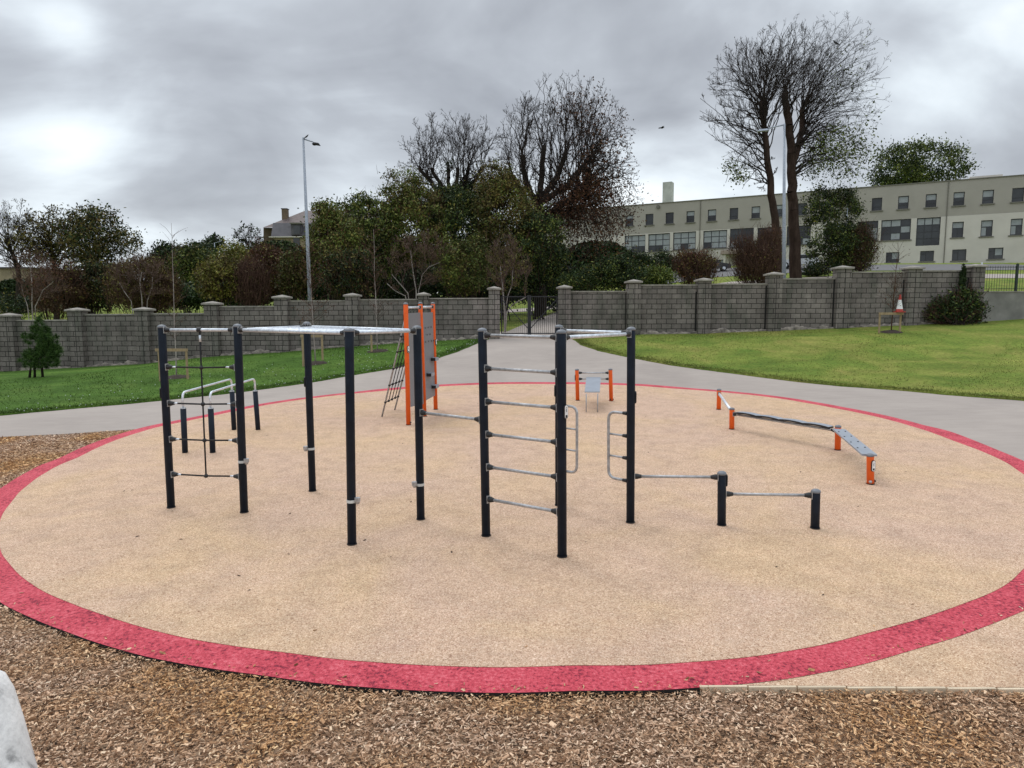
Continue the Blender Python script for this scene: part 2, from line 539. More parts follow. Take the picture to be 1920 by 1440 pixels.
def circ(arr, n=720, amp=.008):
    o = []
    for i in range(n):
        th = -math.pi + 2 * math.pi * i / n
        r = rr_at(th, arr) + noise.noise(Vector((math.cos(th) * 14, math.sin(th) * 14, amp))) * amp * 2
        o.append((CX + r * math.cos(th), CY + r * math.sin(th)))
    return o


# lawns and path
LL = [hx(u, v) for u, v in [(0, 778.7), (125, 767), (250, 756), (302, 750.6), (457, 734), (572, 718.5), (645, 706), (687, 699), (734, 691.6), (818, 672), (859, 658.7), (896, 643.5), (916, 635.5)]]
RL = [hx(u, v) for u, v in [(1068, 632), (1072.5, 634.6), (1089, 646.7), (1120, 657), (1172.5, 668.5), (1193, 672.7), (1260, 685), (1382, 701), (1507, 717), (1680, 731), (1776, 740), (1920, 751)]]
dl = Vector(LL[0]) - Vector(LL[3]); le = (LL[0][0] + dl.x * 6, LL[0][1] + dl.y * 6)
dr = Vector(RL[-1]) - Vector(RL[-3]); re = (RL[-1][0] + dr.x * 6, RL[-1][1] + dr.y * 6)
YB = YW + .1
lawnL = dense([(-60, le[1] + 3), le] + LL + [(LL[-1][0] + .05, YB), (-60, YB)], .2, .05, 2.2)
lawnR = dense(RL[::1] + [re, (60, re[1] + 2), (60, YB), (RL[0][0], YB)], .2, .05, 2.2)
sheet('left_lawn', lawnL, .025, 'grassL', .1)
sheet('right_lawn', lawnR, .025, 'grassR', .1)
CB = [hx(u, v) for u, v in [(0, 818), (130, 812), (265, 803)]]
dc = Vector(CB[0]) - Vector(CB[1]); ce = (CB[0][0] + dc.x * 5, CB[0][1] + dc.y * 5)
pathp = [ce] + CB + [(CB[2][0] * 2 - CB[1][0], CB[2][1] * 2 - CB[1][1]), (CX, CY), (CX, CY - 3.0), (CX + 30, CY - 3.0), (60, 12), (60, 22), (30, 22.5), (12, YW + 4), (-1, YW + 4), (-12, YW - 3), (-40, 20)]
sheet('path', [tuple(p) for p in pathp], -.012, 'path', .06)
sheet('wood_chip_bed', [(-40, -4), (40, -4), (40, 14), (-3, 14), (-4.5, 17), (-40, 17)], -.055, 'chipbed')
# apron and kerb, near right
k0 = hit(1247, 1284); k1 = hit(1920, 1289.5); kd = (k1 - k0).normalized()
ke = k1 + kd * 12
sheet('rubber_apron', [(k0.x - .0, k0.y + .012), (ke.x, ke.y + .012), (ke.x, CY - 3.2), (CX, CY - 3.2)], -.004, 'rubber', .05)
mb = MB(); kp = k0 + kd * .25
n = 40
for i in range(n):
    a = kp.lerp(ke, i / n); b = kp.lerp(ke, (i + 1) / n - .0006)
    c = (a + b) / 2; L = (b - a).length
    mb.box((c.x, c.y - .012, T(c.x, c.y) - .052), (L, .022, .11 + random.uniform(-.004, .004)))
o = mb.obj('timber_edging', 'kerb', None, (k0.x, k0.y, T(k0.x, k0.y) - .1))
tag(o, 'pale timber edging board between tan rubber and bark chips, near right', 'edging')
sheet('red_ring', circ(ro), 0.0, 'red', .0)
o = sheet('ring_edge', circ(ro, amp=.008), -.0045, 'dark', .06)
sheet('rubber_circle', circ(ri), .005, 'rubber', .004)
# roads behind the wall
sheet('park_road', [(-30, 57), (80, 57), (80, 63), (-30, 63)], -.06, 'path')
sheet('car_park', [(12, 70), (60, 70), (60, 84), (12, 84)], -.055, 'asphalt')
sheet('gate_path', [(-.6, YW + 3), (2.2, YW + 3), (6, 45), (8, 57), (4.5, 57), (1.5, 45)], -.07, 'path')

# bark chips
def in_circle(x, y, pad=0.0):
    th = np.arctan2(y - CY, x - CX)
    r = np.interp(th, np.append(W_, math.pi), np.append(ro, ro[0]))
    return np.hypot(x - CX, y - CY) < r + pad


def chips(name, x, y, lmin, lmax, label, w=.55, zlo=-.045, zhi=-.004):
    n = len(x)
    z = PA * x + PB * y + RNG.uniform(zlo, zhi, n)
    L = RNG.uniform(lmin, lmax, n) * np.where(RNG.random(n) < .04, 1.7, 1); Wd = L * RNG.uniform(.14, w, n)
    th = RNG.uniform(0, np.pi, n); tl = RNG.normal(0, .22, n); rl = RNG.normal(0, .4, n)
    d = np.stack([np.cos(th) * np.cos(tl), np.sin(th) * np.cos(tl), np.sin(tl)], 1)
    s = np.stack([-np.sin(th) * np.cos(rl), np.cos(th) * np.cos(rl), np.sin(rl)], 1)
    nn = np.cross(d, s)
    P = np.stack([x, y, z], 1)
    a = d * (L / 2)[:, None]; b = s * (Wd / 2)[:, None]; h = nn * (Wd * .22)[:, None]
    j = RNG.uniform(.35, 1, (n, 1)); j2 = RNG.uniform(.35, 1, (n, 1))
    V = np.stack([P - a - b * j, P + a * .8 - b * j2, P + a + b * j, P - a * .75 + b * j2, P - a - b * j - h, P + a * .8 - b * j2 - h], 1).reshape(-1, 3)
    i = np.arange(n)[:, None] * 6
    Fq = np.concatenate([i + [0, 1, 2, 3], i + [4, 5, 1, 0]], 1).reshape(-1, 4)
    o = link(name, V, Fq, 'chip'); tag(o, label, 'bark chips', kind='stuff')
    return o


n = 330000
x = RNG.uniform(-6.5, 6, n); y = RNG.uniform(3.3, 7.6, n)
keep = ~in_circle(x, y, -.015) & (np.abs(x) < y * .85 + .5) & ((x < k0.x) | (y < k0.y + (x - k0.x) * kd.y / kd.x - .02))
chips('wood_chips', x[keep], y[keep], .010, .038, 'brown bark chips spread in front of the red ring')
# chips kicked over the edge
n = 220
th = RNG.uniform(-2.5, -.9, n); rr = np.interp(th, np.append(W_, math.pi), np.append(ro, ro[0])) - np.abs(RNG.normal(0, .06, n))
n2 = 60; th2 = RNG.uniform(-2.4, -.8, n2); r2 = RNG.uniform(7.9, 8.9, n2)
thx = np.concatenate([th, th2]); rx = np.concatenate([rr, r2])
chips('scattered_chips', CX + rx * np.cos(thx), CY + rx * np.sin(thx), .012, .04, 'loose bark chips kicked onto the near edge of the red ring', zlo=.008, zhi=.012)
n = 150000
x = RNG.uniform(-14, -5, n); y = RNG.uniform(9.0, 15.6, n)
cbx = [ce[0]] + [c[0] for c in CB] + [CB[2][0] * 2 - CB[1][0]]; cby = [ce[1]] + [c[1] for c in CB] + [CB[2][1] * 2 - CB[1][1]]
keep = ~in_circle(x, y, -.01) & (y < np.interp(x, cbx, cby) - .01) & (x > -.8 * y - 1)
chips('wood_chips', x[keep], y[keep], .02, .06, 'brown bark chips between grey path and red ring, left edge')

# grass blades and litter
def blades(name, x, y, hmin, hmax, cols, label, wd=.012):
    n = len(x); z = np.array([T(a, b) for a, b in zip(x, y)]) + .02
    th = RNG.uniform(0, 2 * np.pi, n); h = RNG.uniform(hmin, hmax, n); ln = RNG.normal(0, .5, (n, 2)) * h[:, None]
    w = np.stack([np.cos(th), np.sin(th), np.zeros(n)], 1) * wd
    P = np.stack([x, y, z], 1); tip = P + np.stack([ln[:, 0], ln[:, 1], h], 1)
    V = np.stack([P - w, P + w, tip], 1).reshape(-1, 3)
    Ff = np.arange(n * 3).reshape(-1, 3)
    o = link(name, V, Ff, cols); tag(o, label, 'grass', kind='stuff'); return o


M['bladeL'] = leafy('grass_blades_green', [(.04, .095, .014), (.08, .15, .024), (.13, .21, .045)], patch=1.2)
M['bladeR'] = leafy('grass_blades_dry', [(.09, .14, .024), (.17, .21, .045), (.27, .26, .08)], patch=1.2)


def scatter_lawn(edge, n, up, side):
    """points on the lawn, thicker by its edge"""
    xs = []; ys = []
    E = [Vector(e) for e in edge]
    seg = [(E[i], E[i + 1]) for i in range(len(E) - 1)]
    Ls = np.array([(b - a).length for a, b in seg]); Ls /= Ls.sum()
    idx = RNG.choice(len(seg), n, p=Ls)
    for i in idx:
        a, b = seg[i]; p = a.lerp(b, RNG.random())
        dd = (b - a).normalized(); nn = Vector((-dd.y, dd.x)) * side
        q = p + nn * (abs(RNG.normal(0, .25)) if RNG.random() < .45 else RNG.random() ** 1.2 * up)
        if q.y < YW - .3: xs.append(q.x); ys.append(q.y)
    return np.array(xs), np.array(ys)


x, y = scatter_lawn([le] + LL, 42000, 10, 1)
blades('grass', x, y, .03, .07, 'bladeL', 'bright green mown grass left of the gate path')
x, y = scatter_lawn(RL + [re], 42000, 11, 1)
blades('grass', x, y, .025, .055, 'bladeR', 'yellowish green mown grass right of the gate path')

# white clover flowers, pale specks
x, y = scatter_lawn([le] + LL, 500, 5, 1)
mbv = []; 
n = len(x); z = np.array([T(a, b) for a, b in zip(x, y)]) + .06
P = np.stack([x, y, z], 1); dx = np.array([.014, 0, 0]); dz = np.array([0, .004, .014])
V = np.stack([P - dx, P - dz, P + dx, P + dz], 1).reshape(-1, 3)
o = link('clover_flowers', V, np.arange(n * 4).reshape(-1, 4), 'whitepl'); tag(o, 'tiny pale clover flowers in the left lawn', 'flowers', kind='stuff')
# small dark leaves lying on the rubber
n = 130; a = RNG.uniform(0, 2 * np.pi, n); r = 8.0 * np.sqrt(RNG.random(n)); x = CX + r * np.cos(a); y = CY + r * np.sin(a)
z = PA * x + PB * y + .011; th = RNG.uniform(0, np.pi, n); L = RNG.uniform(.012, .03, n)
P = np.stack([x, y, z], 1); d = np.stack([np.cos(th), np.sin(th), np.full(n, .15)], 1) * L[:, None]; s = np.stack([-np.sin(th), np.cos(th), np.full(n, .1)], 1) * (L * .4)[:, None]
V = np.stack([P - d, P - s, P + d, P + s], 1).reshape(-1, 3)
o = link('fallen_leaves', V, np.arange(n * 4).reshape(-1, 4), 'barkred'); tag(o, 'small dark dead leaves dotted over the tan rubber', 'leaves', kind='stuff')

# ------------------------------------------------------------------ climbing rig
def B2(u, v):
    P = hit(u, v); return Vector((P.x, P.y, T(P.x, P.y)))


def lean_top(base, u, v):
    """top of a post that may lean a hair sideways"""
    P = at_y(u, v, base.y); return P


PR = .052


def post(parent, base, top, mat='post', r=PR, capmat='cap', label=None):
    a = (top - base).normalized()
    p = MB().tube([base - a * .08, top - a * .015, top - a * .004], [r, r, r * .97], 20).obj('post', mat, parent, smooth=True)
    for q in p.data.polygons: q.use_smooth = len(q.vertices) == 4
    c = MB().tube([top - a * .012, top + a * .002, top + a * .016, top + a * .028, top + a * .033], [r * 1.07, r * 1.08, r * .98, r * .6, r * .15], 20).obj('post_cap', capmat, p, smooth=True)
    ring = MB().tube([base + a * .0, base + a * .018], r * 1.12, 20).obj('foot_collar', 'black', p)
    if label: p['label'] = label
    return p


def on(base, top, v):
    """point on the post axis at picture row v"""
    lo, hi = 0., 1.15
    for _ in range(40):
        m = (lo + hi) / 2
        if pix(base.lerp(top, m))[1] > v: lo = m
        else: hi = m
    return base.lerp(top, lo)


def rung(parent, p, q, name='rung', mat='galv', r=.019, clamps=True, pr=PR, rope=False):
    d = (q - p).normalized(); a = p + d * pr; b = q - d * pr
    if rope:
        pts = [a + d * .1, (a + b) / 2 - Vector((0, 0, .008)), b - d * .1]
        o = MB().tube(pts, .0115, 8).obj(name, 'rope', parent, smooth=True)
    else:
        o = MB().tube([a + d * .05, b - d * .05], r, 12).obj(name, mat, parent, smooth=True)
    if clamps:
        for s, t in ((a, d), (b, -d)):
            rot = t.to_track_quat('X', 'Z').to_matrix()
            c = MB()
            c.tube([s + t * .004, s + t * .03, s + t * .062, s + t * .082], [.035, .036, .027, .023], 12)
            c.obj('clamp', 'black', o, smooth=False)
            g = MB().box(s - t * .002, (.008, .062, .092), rot)
            g.obj('clamp_plate', 'galv', o)
            if rope:
                MB().tube([s + t * .07, s + t * .14], .0125, 10).obj('ferrule', 'alu', o, smooth=True)
    return o


PX = {'A': ((321, 952), (303, 608.5)), 'B': ((458, 961), (445, 607)), 'C': ((586, 921), (575, 603)), 'D': ((660, 1021), (654.5, 614.5)),
      'E': ((789, 974), (782, 610)), 'F': ((911.5, 1005), (904, 614.5)), 'G': ((1054, 1044), (1052.5, 617.5)), 'Gb': ((1048, 948), (1048, 608.5)),
      'H': ((1182, 980), (1183.5, 612.5)), 'I': ((1353, 985), (1353.5, 883)), 'J': ((1528, 991), (1530, 916.5))}
PB_ = {}
rigbase = B2(911, 1005)
rig = thing('climbing_frame', rigbase, 'large dark-posted climbing frame with monkey bars, rope net and wall bars in the tan circle', 'climbing frame')
for k, (b, t) in PX.items():
    bb = B2(*b); tt = lean_top(bb, *t); tt = tt - (tt - bb).normalized() * .033
    PB_[k] = (bb, tt); pp = post(rig, bb, tt)
    PB_[k] += (pp,)


def K(k, v): return on(PB_[k][0], PB_[k][1], v)


# top bar with hanging rope net
rung(rig, K('A', 618.5), K('B', 618.5), 'top_bar', 'alu', .021)
pa, pb = K('A', 618.5), K('B', 618.5)
d = (pb - pa); mid = pa + d * .505
rows = [(688, 688.5), (756, 757.5), (823, 826), (889, 893.5)]
nodes = [mid + Vector((0, 0, .0))]
for a, b in rows:
    p, q = K('A', a), K('B', b); rung(rig, p, q, 'net_rope', rope=True); nodes.append(p.lerp(q, .505) - Vector((0, 0, .008)))
nr = MB().tube(nodes, .0115, 8); o = nr.obj('net_rope', 'rope', rig, smooth=True)
for q in nodes[1:]: MB().ball(q, .03, 10).obj('net_knot', 'black', o, smooth=True)
MB().tube([mid - d.normalized() * .028, mid + d.normalized() * .028], .034, 12).obj('rope_clamp', 'black', o)
MB().tube([mid - Vector((0, 0, .07)), mid - Vector((0, 0, .16))], .014, 10).obj('ferrule', 'alu', o, smooth=True)
# monkey bars
cB, cC, cD, cE = K('B', 618.5), K('C', 612.5), K('D', 624), K('E', 620)
rl = rung(rig, cB, cD, 'monkey_bar_rail', 'alu', .023)
rl = rung(rig, cC, cE, 'monkey_bar_rail', 'alu', .023)
for t in [0.0, .14, .26, .38, .50, .62, .74, .86, 1.0]:
    a = cB.lerp(cD, t); b = cC.lerp(cE, t); dd = (b - a).normalized()
    if t in (0.0, 1.0): rung(rig, a, b, 'monkey_bar', 'alu', .021)
    else: MB().tube([a, b], .017, 10).obj('monkey_bar', 'alu', rig, smooth=True)
rung(rig, K('E', 773), K('F', 787.5), 'step_bar')
for a, b in [(628.3, 632.5), (690.4, 699), (752.5, 765), (813.6, 830), (874.6, 895.4), (935, 960.8)]:
    rung(rig, K('F', a), K('G', b), 'wall_bar')
rung(rig, K('G', 633), K('H', 626), 'top_bar', 'alu', .021); rung(rig, K('Gb', 619.6), K('H', 624), 'top_bar', 'alu', .021)
rung(rig, K('H', 893), K('I', 894.6), 'low_bar'); rung(rig, K('I', 926), K('J', 928.8), 'low_bar')


def side_ladder(k, other, vs, upx):
    P = [K(k, v) for v in vs]
    d = (PB_[other][0] - PB_[k][0]); d.z = 0; d.normalize()
    lo, hi = .05, .8
    for _ in range(40):
        m = (lo + hi) / 2
        if (pix(P[0] + d * m)[0] - upx) * (1 if d.x > 0 else -1) < 0: lo = m
        else: hi = m
    w = lo
    o = MB().tube(smooth_path([P[0] + d * (PR + .03), P[0] + d * w, P[-1] + d * w, P[-1] + d * (PR + .03)], .11, 7), .0185, 12).obj('side_ladder', 'galv', rig, smooth=True)
    for q in P[1:-1]: MB().tube([q + d * (PR + .03), q + d * w], .013, 10).obj('ladder_rung', 'galv', o, smooth=True)
    for q in P: MB().tube([q + d * PR, q + d * (PR + .06)], [.027, .021], 12).obj('clamp', 'black', o)


side_ladder('H', 'Gb', [776, 818.5, 860, 902.5], 1141)
side_ladder('Gb', 'H', [759.5, 801, 840.5, 881], 1082)
# cup straps
for k, v, ang in (('B', 865, -30), ('C', 841, 215), ('D', 939, -20), ('E', 908, 215)):
    c = K(k, v)
    s = MB().tube([c - Vector((0, 0, .017)), c + Vector((0, 0, .017))], PR + .004, 20).obj('strap', 'whitepl', PB_[k][2])
    dd = Vector((math.cos(R(ang)), math.sin(R(ang)), 0)); q = c + dd * (PR + .03)
    MB().tube([q - Vector((0, 0, .03)), q + Vector((0, 0, .0)), q + Vector((0, 0, .045))], [.018, .034, .036], 12).obj('cup', 'galv', PB_[k][2])


def plaque(parent, c, nd, h=.155, w=.062, white=True):
    """upright rounded plate facing nd"""
    nd = Vector(nd).normalized(); sx = nd.cross(Vector((0, 0, 1))).normalized()
    def outline(k, off):
        pts = []
        for a in range(0, 180, 20): pts.append(c + nd * off + sx * math.cos(R(a)) * w / 2 * k + Vector((0, 0, (h - w) / 2 + math.sin(R(a)) * w / 2 * k)))
        for a in range(180, 360, 20): pts.append(c + nd * off + sx * math.cos(R(a)) * w / 2 * k + Vector((0, 0, -(h - w) / 2 + math.sin(R(a)) * w / 2 * k)))
        return pts
    def slab(k, o0, o1, mat, name, par):
        a, b = outline(k, o0), outline(k, o1); n = len(a)
        return MB().add(a + b, [tuple(range(n))[::-1], tuple(range(n, 2 * n))] + [(i, (i + 1) % n, n + (i + 1) % n, n + i) for i in range(n)]).obj(name, mat, par)
    p = slab(1, -.006, .008, 'black', 'plaque', parent)
    if white:
        l = slab(.8, .008, .011, 'white', 'plaque_label', p)
        rot = Matrix((sx, nd, Vector((0, 0, 1)))).transposed()
        g = MB()
        g.box(c + nd * .0115 + Vector((0, 0, .045)), (.016, .002, .006), rot); g.box(c + nd * .0115 + Vector((0, 0, .018)), (.006, .002, .032), rot)
        g.box(c + nd * .0115 + Vector((0, 0, .02)) + sx * .008, (.012, .002, .005), rot); g.box(c + nd * .0115 + Vector((0, 0, .002)), (.014, .002, .006), rot)
        g.box(c + nd * .0115 + Vector((0, 0, -.05)), (.030, .002, .03), rot)
        g.obj('pictogram', 'black', p)
    return p


c = K('G', 771); nd = Vector((.72, -.70, 0)).normalized(); plaque(PB_['G'][2], c + nd * (PR + .006), nd)
for k, v, nd in (('A', 737, (-1, .15, 0)), ('C', 716, (-1, .1, 0)), ('H', 745, (1, .1, 0)), ('I', 901, (1, .15, 0)), ('Gb', 733, (-1, .1, 0))):
    nd = Vector(nd).normalized(); plaque(PB_[k][2], K(k, v) + nd * (PR + .004), nd, white=False)

# ------------------------------------------------------------------ dip bars
for (b1, t1, b2, t2, h1, h2, lab) in [((347, 849), (343.5, 766), (439, 806), (435, 734), 740, 711.5, 'galvanised dip bar on two dark posts, the one nearer the bark chips'),
                                      ((399, 849), (395, 766), (484, 806), (478.5, 733.5), 740, 711, 'galvanised dip bar on two dark posts, the one seen behind the rope net')]:
    p1, p2 = B2(*b1), B2(*b2); q1, q2 = lean_top(p1, *t1), lean_top(p2, *t2)
    th = thing('dip_bar', p1, lab, 'exercise bar', 'pair of parallel dip bars behind the rope net')
    for p, q in ((p1, q1), (p2, q2)):
        pp = MB().tube([p - Vector((0, 0, .05)), q], PR, 18).obj('post', 'post', th, smooth=True)
        for f in pp.data.polygons: f.use_smooth = len(f.vertices) == 4
        MB().tube([q, q + Vector((0, 0, .02))], [PR * 1.06, PR * .9], 18).obj('post_cap', 'galv', pp)
    e1 = q1.copy(); e1.z = zat(q1.x, q1.y, h1 - 4); e2 = q2.copy(); e2.z = zat(q2.x, q2.y, h2 - 1)
    MB().tube(smooth_path([q1, e1, e2, q2], .12, 7), .021, 12).obj('handrail', 'alu', th, smooth=True)

# ------------------------------------------------------------------ orange climbing wall
o1, o2, o3 = B2(766, 797), B2(796, 781), B2(817, 768)
t1, t2, t3 = lean_top(o1, 760.6, 570), lean_top(o2, 788, 569), lean_top(o3, 811.6, 569)
cw = thing('climbing_wall', o1, 'tall orange-posted climbing wall with grey panels and a leaning rope net', 'climbing wall')
ps = [post(cw, a, b, 'orange') for a, b in ((o1, t1), (o2, t2), (o3, t3))]
for (a, ta, va), (b, tb, vb) in (((o1, t1, 577), (o2, t2, 576)), ((o2, t2, 575.6), (o3, t3, 575))):
    rung(cw, on(a, ta, va), on(b, tb, vb), 'top_bar', 'alu', .022)


def panel(a, ta, b, tb, v0a, v1a, v0b, v1b, name='panel'):
    A0, A1, B0, B1 = on(a, ta, v1a), on(a, ta, v0a), on(b, tb, v1b), on(b, tb, v0b)
    d = (B0 - A0); d.z = 0; d.normalize(); nn = Vector((d.y, -d.x, 0)) * .011
    A0, A1, B0, B1 = A0 + d * .056, A1 + d * .056, B0 - d * .056, B1 - d * .056
    vs = [A0 + nn, B0 + nn, B1 + nn, A1 + nn, A0 - nn, B0 - nn, B1 - nn, A1 - nn]
    return MB().add(vs, [(0, 1, 2, 3), (7, 6, 5, 4), (0, 4, 5, 1), (1, 5, 6, 2), (2, 6, 7, 3), (3, 7, 4, 0)]).obj(name, 'panel', cw), A0, A1, B0, B1, nn, d


p1_, *_x = panel(o1, t1, o2, t2, 587.6, 764, 586, 757)
p2_, A0, A1, B0, B1, nn, d = panel(o2, t2, o3, t3, 586, 752, 585.5, 741)


def onpanel(u, v):
    """point of the second panel seen at pixel"""
    nrm = nn.normalized(); rr_ = ray(u, v); t = (A0 + nn - CAM).dot(nrm) / rr_.dot(nrm); return CAM + rr_ * t


h = MB()
for zx, zy in ((1008, 480), (1042, 473), (1078, 468), (1030, 560), (1065, 553), (1013, 648), (1048, 640), (1082, 635), (1110, 632)):
    q = onpanel(640 + zx / 6.4, 540 + zy / 6.4); q2 = nn.normalized()
    h.tube([q - q2 * .001, q + q2 * .004], .022, 10)
h.obj('grip_holes', 'black', p2_)
for zx, zy in ((1098, 852), (1048, 1036), (1104, 1180)):
    q = onpanel(640 + zx / 6.4, 540 + zy / 6.4); nv = nn.normalized()
    rot = Matrix((d, nv, Vector((0, 0, 1)))).transposed()
    hd = MB().box(q + nv * .055, (.30, .11, .075), rot).obj('climbing_hold', 'board', p2_)
    MB().box(q + nv * .055 - d * .157, (.014, .112, .077), rot).obj('hold_end', 'black', hd)
plaque(ps[0], on(o1, t1, 655) + Vector((.75, -.66, 0)).normalized() * (PR + .004), (.75, -.66, 0)); plaque(ps[2], on(o3, t3, 642) + Vector((1, -.3, 0)).normalized() * (PR + .004), (1, -.3, 0))
for a, ta in ((o1, t1),):
    MB().ball(a + Vector((.05, -.02, .06)), .022, 8).obj('bolt_cap', 'black', ps[0])
n1, n2 = B2(716, 782), B2(740, 769)
T1 = on(o2, t2, 577) + Vector((-.30, 0, 0)); T2 = on(o3, t3, 577) + Vector((-.30, 0, 0))
for a, b, bb in ((n1, T1, on(o2, t2, 577)), (n2, T2, on(o3, t3, 577))):
    MB().tube(smooth_path([a - (b - a).normalized() * .05, b, bb], .06, 4), .021, 10).obj('net_pole', 'galv', cw, smooth=True)
net = MB(); knots = MB()
ts = []
for v in (631, 660, 691.5, 722.7, 754.6):
    lo, hi = 0., 1.
    for _ in range(30):
        m = (lo + hi) / 2
        if pix(n1.lerp(T1, m))[1] > v: lo = m
        else: hi = m
    ts.append(lo)
for t in ts[0:]:
    a, b = n1.lerp(T1, t), n2.lerp(T2, t); net.tube([a, b], .011, 6)
    for s in (0, .25, .5, .75, 1): knots.ball(a.lerp(b, s), .032, 8)
for s in (.25, .5, .75): net.tube([n1.lerp(T1, ts[-1]).lerp(n2.lerp(T2, ts[-1]), s), n1.lerp(T1, .97).lerp(n2.lerp(T2, .97), s)], .011, 6)
no = net.obj('rope_net', 'rope', cw, smooth=True); knots.obj('net_knots', 'black', no, smooth=True)

# ------------------------------------------------------------------ sit-up bench
s1, s2 = B2(1083, 751), B2(1146, 752); u1, u2 = lean_top(s1, 1081.8, 693.5), lean_top(s2, 1144.5, 693)
bn = thing('sit_up_bench', s1, 'small sit-up bench with blue-grey board between two short orange posts', 'exercise bench')
bp = [post(bn, s1, u1, 'orange'), post(bn, s2, u2, 'orange')]
rung(bn, on(s1, u1, 699), on(s2, u2, 699), 'foot_bar'); 
ax = rung(bn, on(s1, u1, 710.5), on(s2, u2, 710.5), 'axle_bar', 'galv', .016)
l1, l2 = B2(1099, 773), B2(1120.5, 773)
for p in (l1, l2): MB().tube([p - Vector((0, 0, .05)), Vector((p.x, p.y, zat(p.x, p.y, 738)))], .014, 10).obj('leg', 'galv', bn, smooth=True)
aa, ab = on(s1, u1, 708.5), on(s2, u2, 708.5)
f1, f2 = aa.lerp(ab, .28), aa.lerp(ab, .71); n1_, n2_ = Vector((l1.x - .04, l1.y, zat(l1.x, l1.y, 736))), Vector((l2.x + .05, l2.y, zat(l2.x, l2.y, 736)))
up = Vector((0, 0, .022))
MB().add([n1_, n2_, f2, f1, n1_ + up, n2_ + up, f2 + up, f1 + up], [(3, 2, 1, 0), (4, 5, 6, 7), (0, 1, 5, 4), (1, 2, 6, 5), (2, 3, 7, 6), (3, 0, 4, 7)]).obj('bench_board', 'board', bn)
plaque(bp[0], on(s1, u1, 708) + Vector((-1, 0, 0)) * (PR + .004), (-1, 0, 0), white=False)
for q in (s2 + Vector((-.03, -.05, .05)), s2 + Vector((.055, 0, .05))): MB().ball(q, .02, 8).obj('bolt_cap', 'black', bp[1])

# ------------------------------------------------------------------ balance trail
bb = [B2(1347.5, 768), B2(1372, 805), B2(1570.5, 844), B2(1632, 908)]
bt = [lean_top(bb[0], 1348.3, 731), lean_top(bb[1], 1372.5, 767), lean_top(bb[2], 1571.5, 800), lean_top(bb[3], 1631.8, 854)]
bal = thing('balance_trail', bb[1], 'low zigzag balance trail of tube, wavy beam and plank on four orange posts', 'balance beam')
pp = [post(bal, a, b, 'orange') for a, b in zip(bb, bt)]
rung(bal, on(bb[0], bt[0], 738), on(bb[1], bt[1], 772), 'balance_tube', 'alu', .03)
a, b = on(bb[1], bt[1], 776), on(bb[2], bt[2], 808); d = (b - a).normalized(); sd = Vector((d.y, -d.x, 0)).normalized()
rung(bal, a, b, 'beam_tube', 'galv', .024)
mbd = MB(); n = 48; vs = []
for i in range(n + 1):
    t = i / n; q = a.lerp(b, .06 + .88 * t); z = .055 + .018 * abs(math.sin(t * math.pi * 4)) ** .7
    for w, hh in ((-.085, z), (.085, z), (.085, z - .028), (-.085, z - .028)): vs.append(q + sd * w + Vector((0, 0, hh)))
fs = [(i * 4 + k, i * 4 + (k + 1) % 4, i * 4 + 4 + (k + 1) % 4, i * 4 + 4 + k) for i in range(n) for k in range(4)]
wb = mbd.add(vs, fs + [(0, 1, 2, 3), (n * 4 + 3, n * 4 + 2, n * 4 + 1, n * 4)]).obj('wavy_beam', 'black', bal)
vs = []
for i in range(n + 1):
    t = i / n; q = a.lerp(b, .06 + .88 * t); z = .055 + .018 * abs(math.sin(t * math.pi * 4)) ** .7
    for w, hh in ((-.082, z + .002), (.082, z + .002), (.082, z + .006), (-.082, z + .006)): vs.append(q + sd * w + Vector((0, 0, hh)))
MB().add(vs, fs + [(0, 1, 2, 3), (n * 4 + 3, n * 4 + 2, n * 4 + 1, n * 4)]).obj('beam_tread', 'board', wb)
a, b = on(bb[2], bt[2], 807), on(bb[3], bt[3], 858); d = (b - a); d.z = 0; d.normalize(); sd = Vector((d.y, -d.x, 0))
a2, b2 = a + d * .06, b - d * .05
vs = []
for w in (-.105, .105):
    for q in (a2, b2):
        for hh in (.012, .04): vs.append(q + sd * w + Vector((0, 0, hh)))
pl = MB().add(vs, [(0, 1, 3, 2), (4, 6, 7, 5), (0, 4, 5, 1), (2, 3, 7, 6), (1, 5, 7, 3), (0, 2, 6, 4)]).obj('plank', 'board', bal)
bo = MB()
for t in (.12, .33, .55, .76):
    for w in (-.055, .065):
        q = a2.lerp(b2, t + (.03 if w > 0 else 0)) + sd * w + Vector((0, 0, .04)); bo.tube([q, q + Vector((0, 0, .008))], .014, 8)
bo.obj('plank_bolts', 'black', pl)
MB().tube([a2 - d * .0, b2], .02, 8).obj('plank_bearer', 'black', pl)
plaque(pp[3], on(bb[3], bt[3], 872) + Vector((.25, -1, 0)).normalized() * (PR + .006), (.3, -1, 0), .17, .07)
for q in ((-.028, -.05, .05), (.055, 0, .05)): MB().ball(bb[3] + Vector(q), .025, 8).obj('bolt_cap', 'galv' if q[0] < 0 else 'black', pp[3])

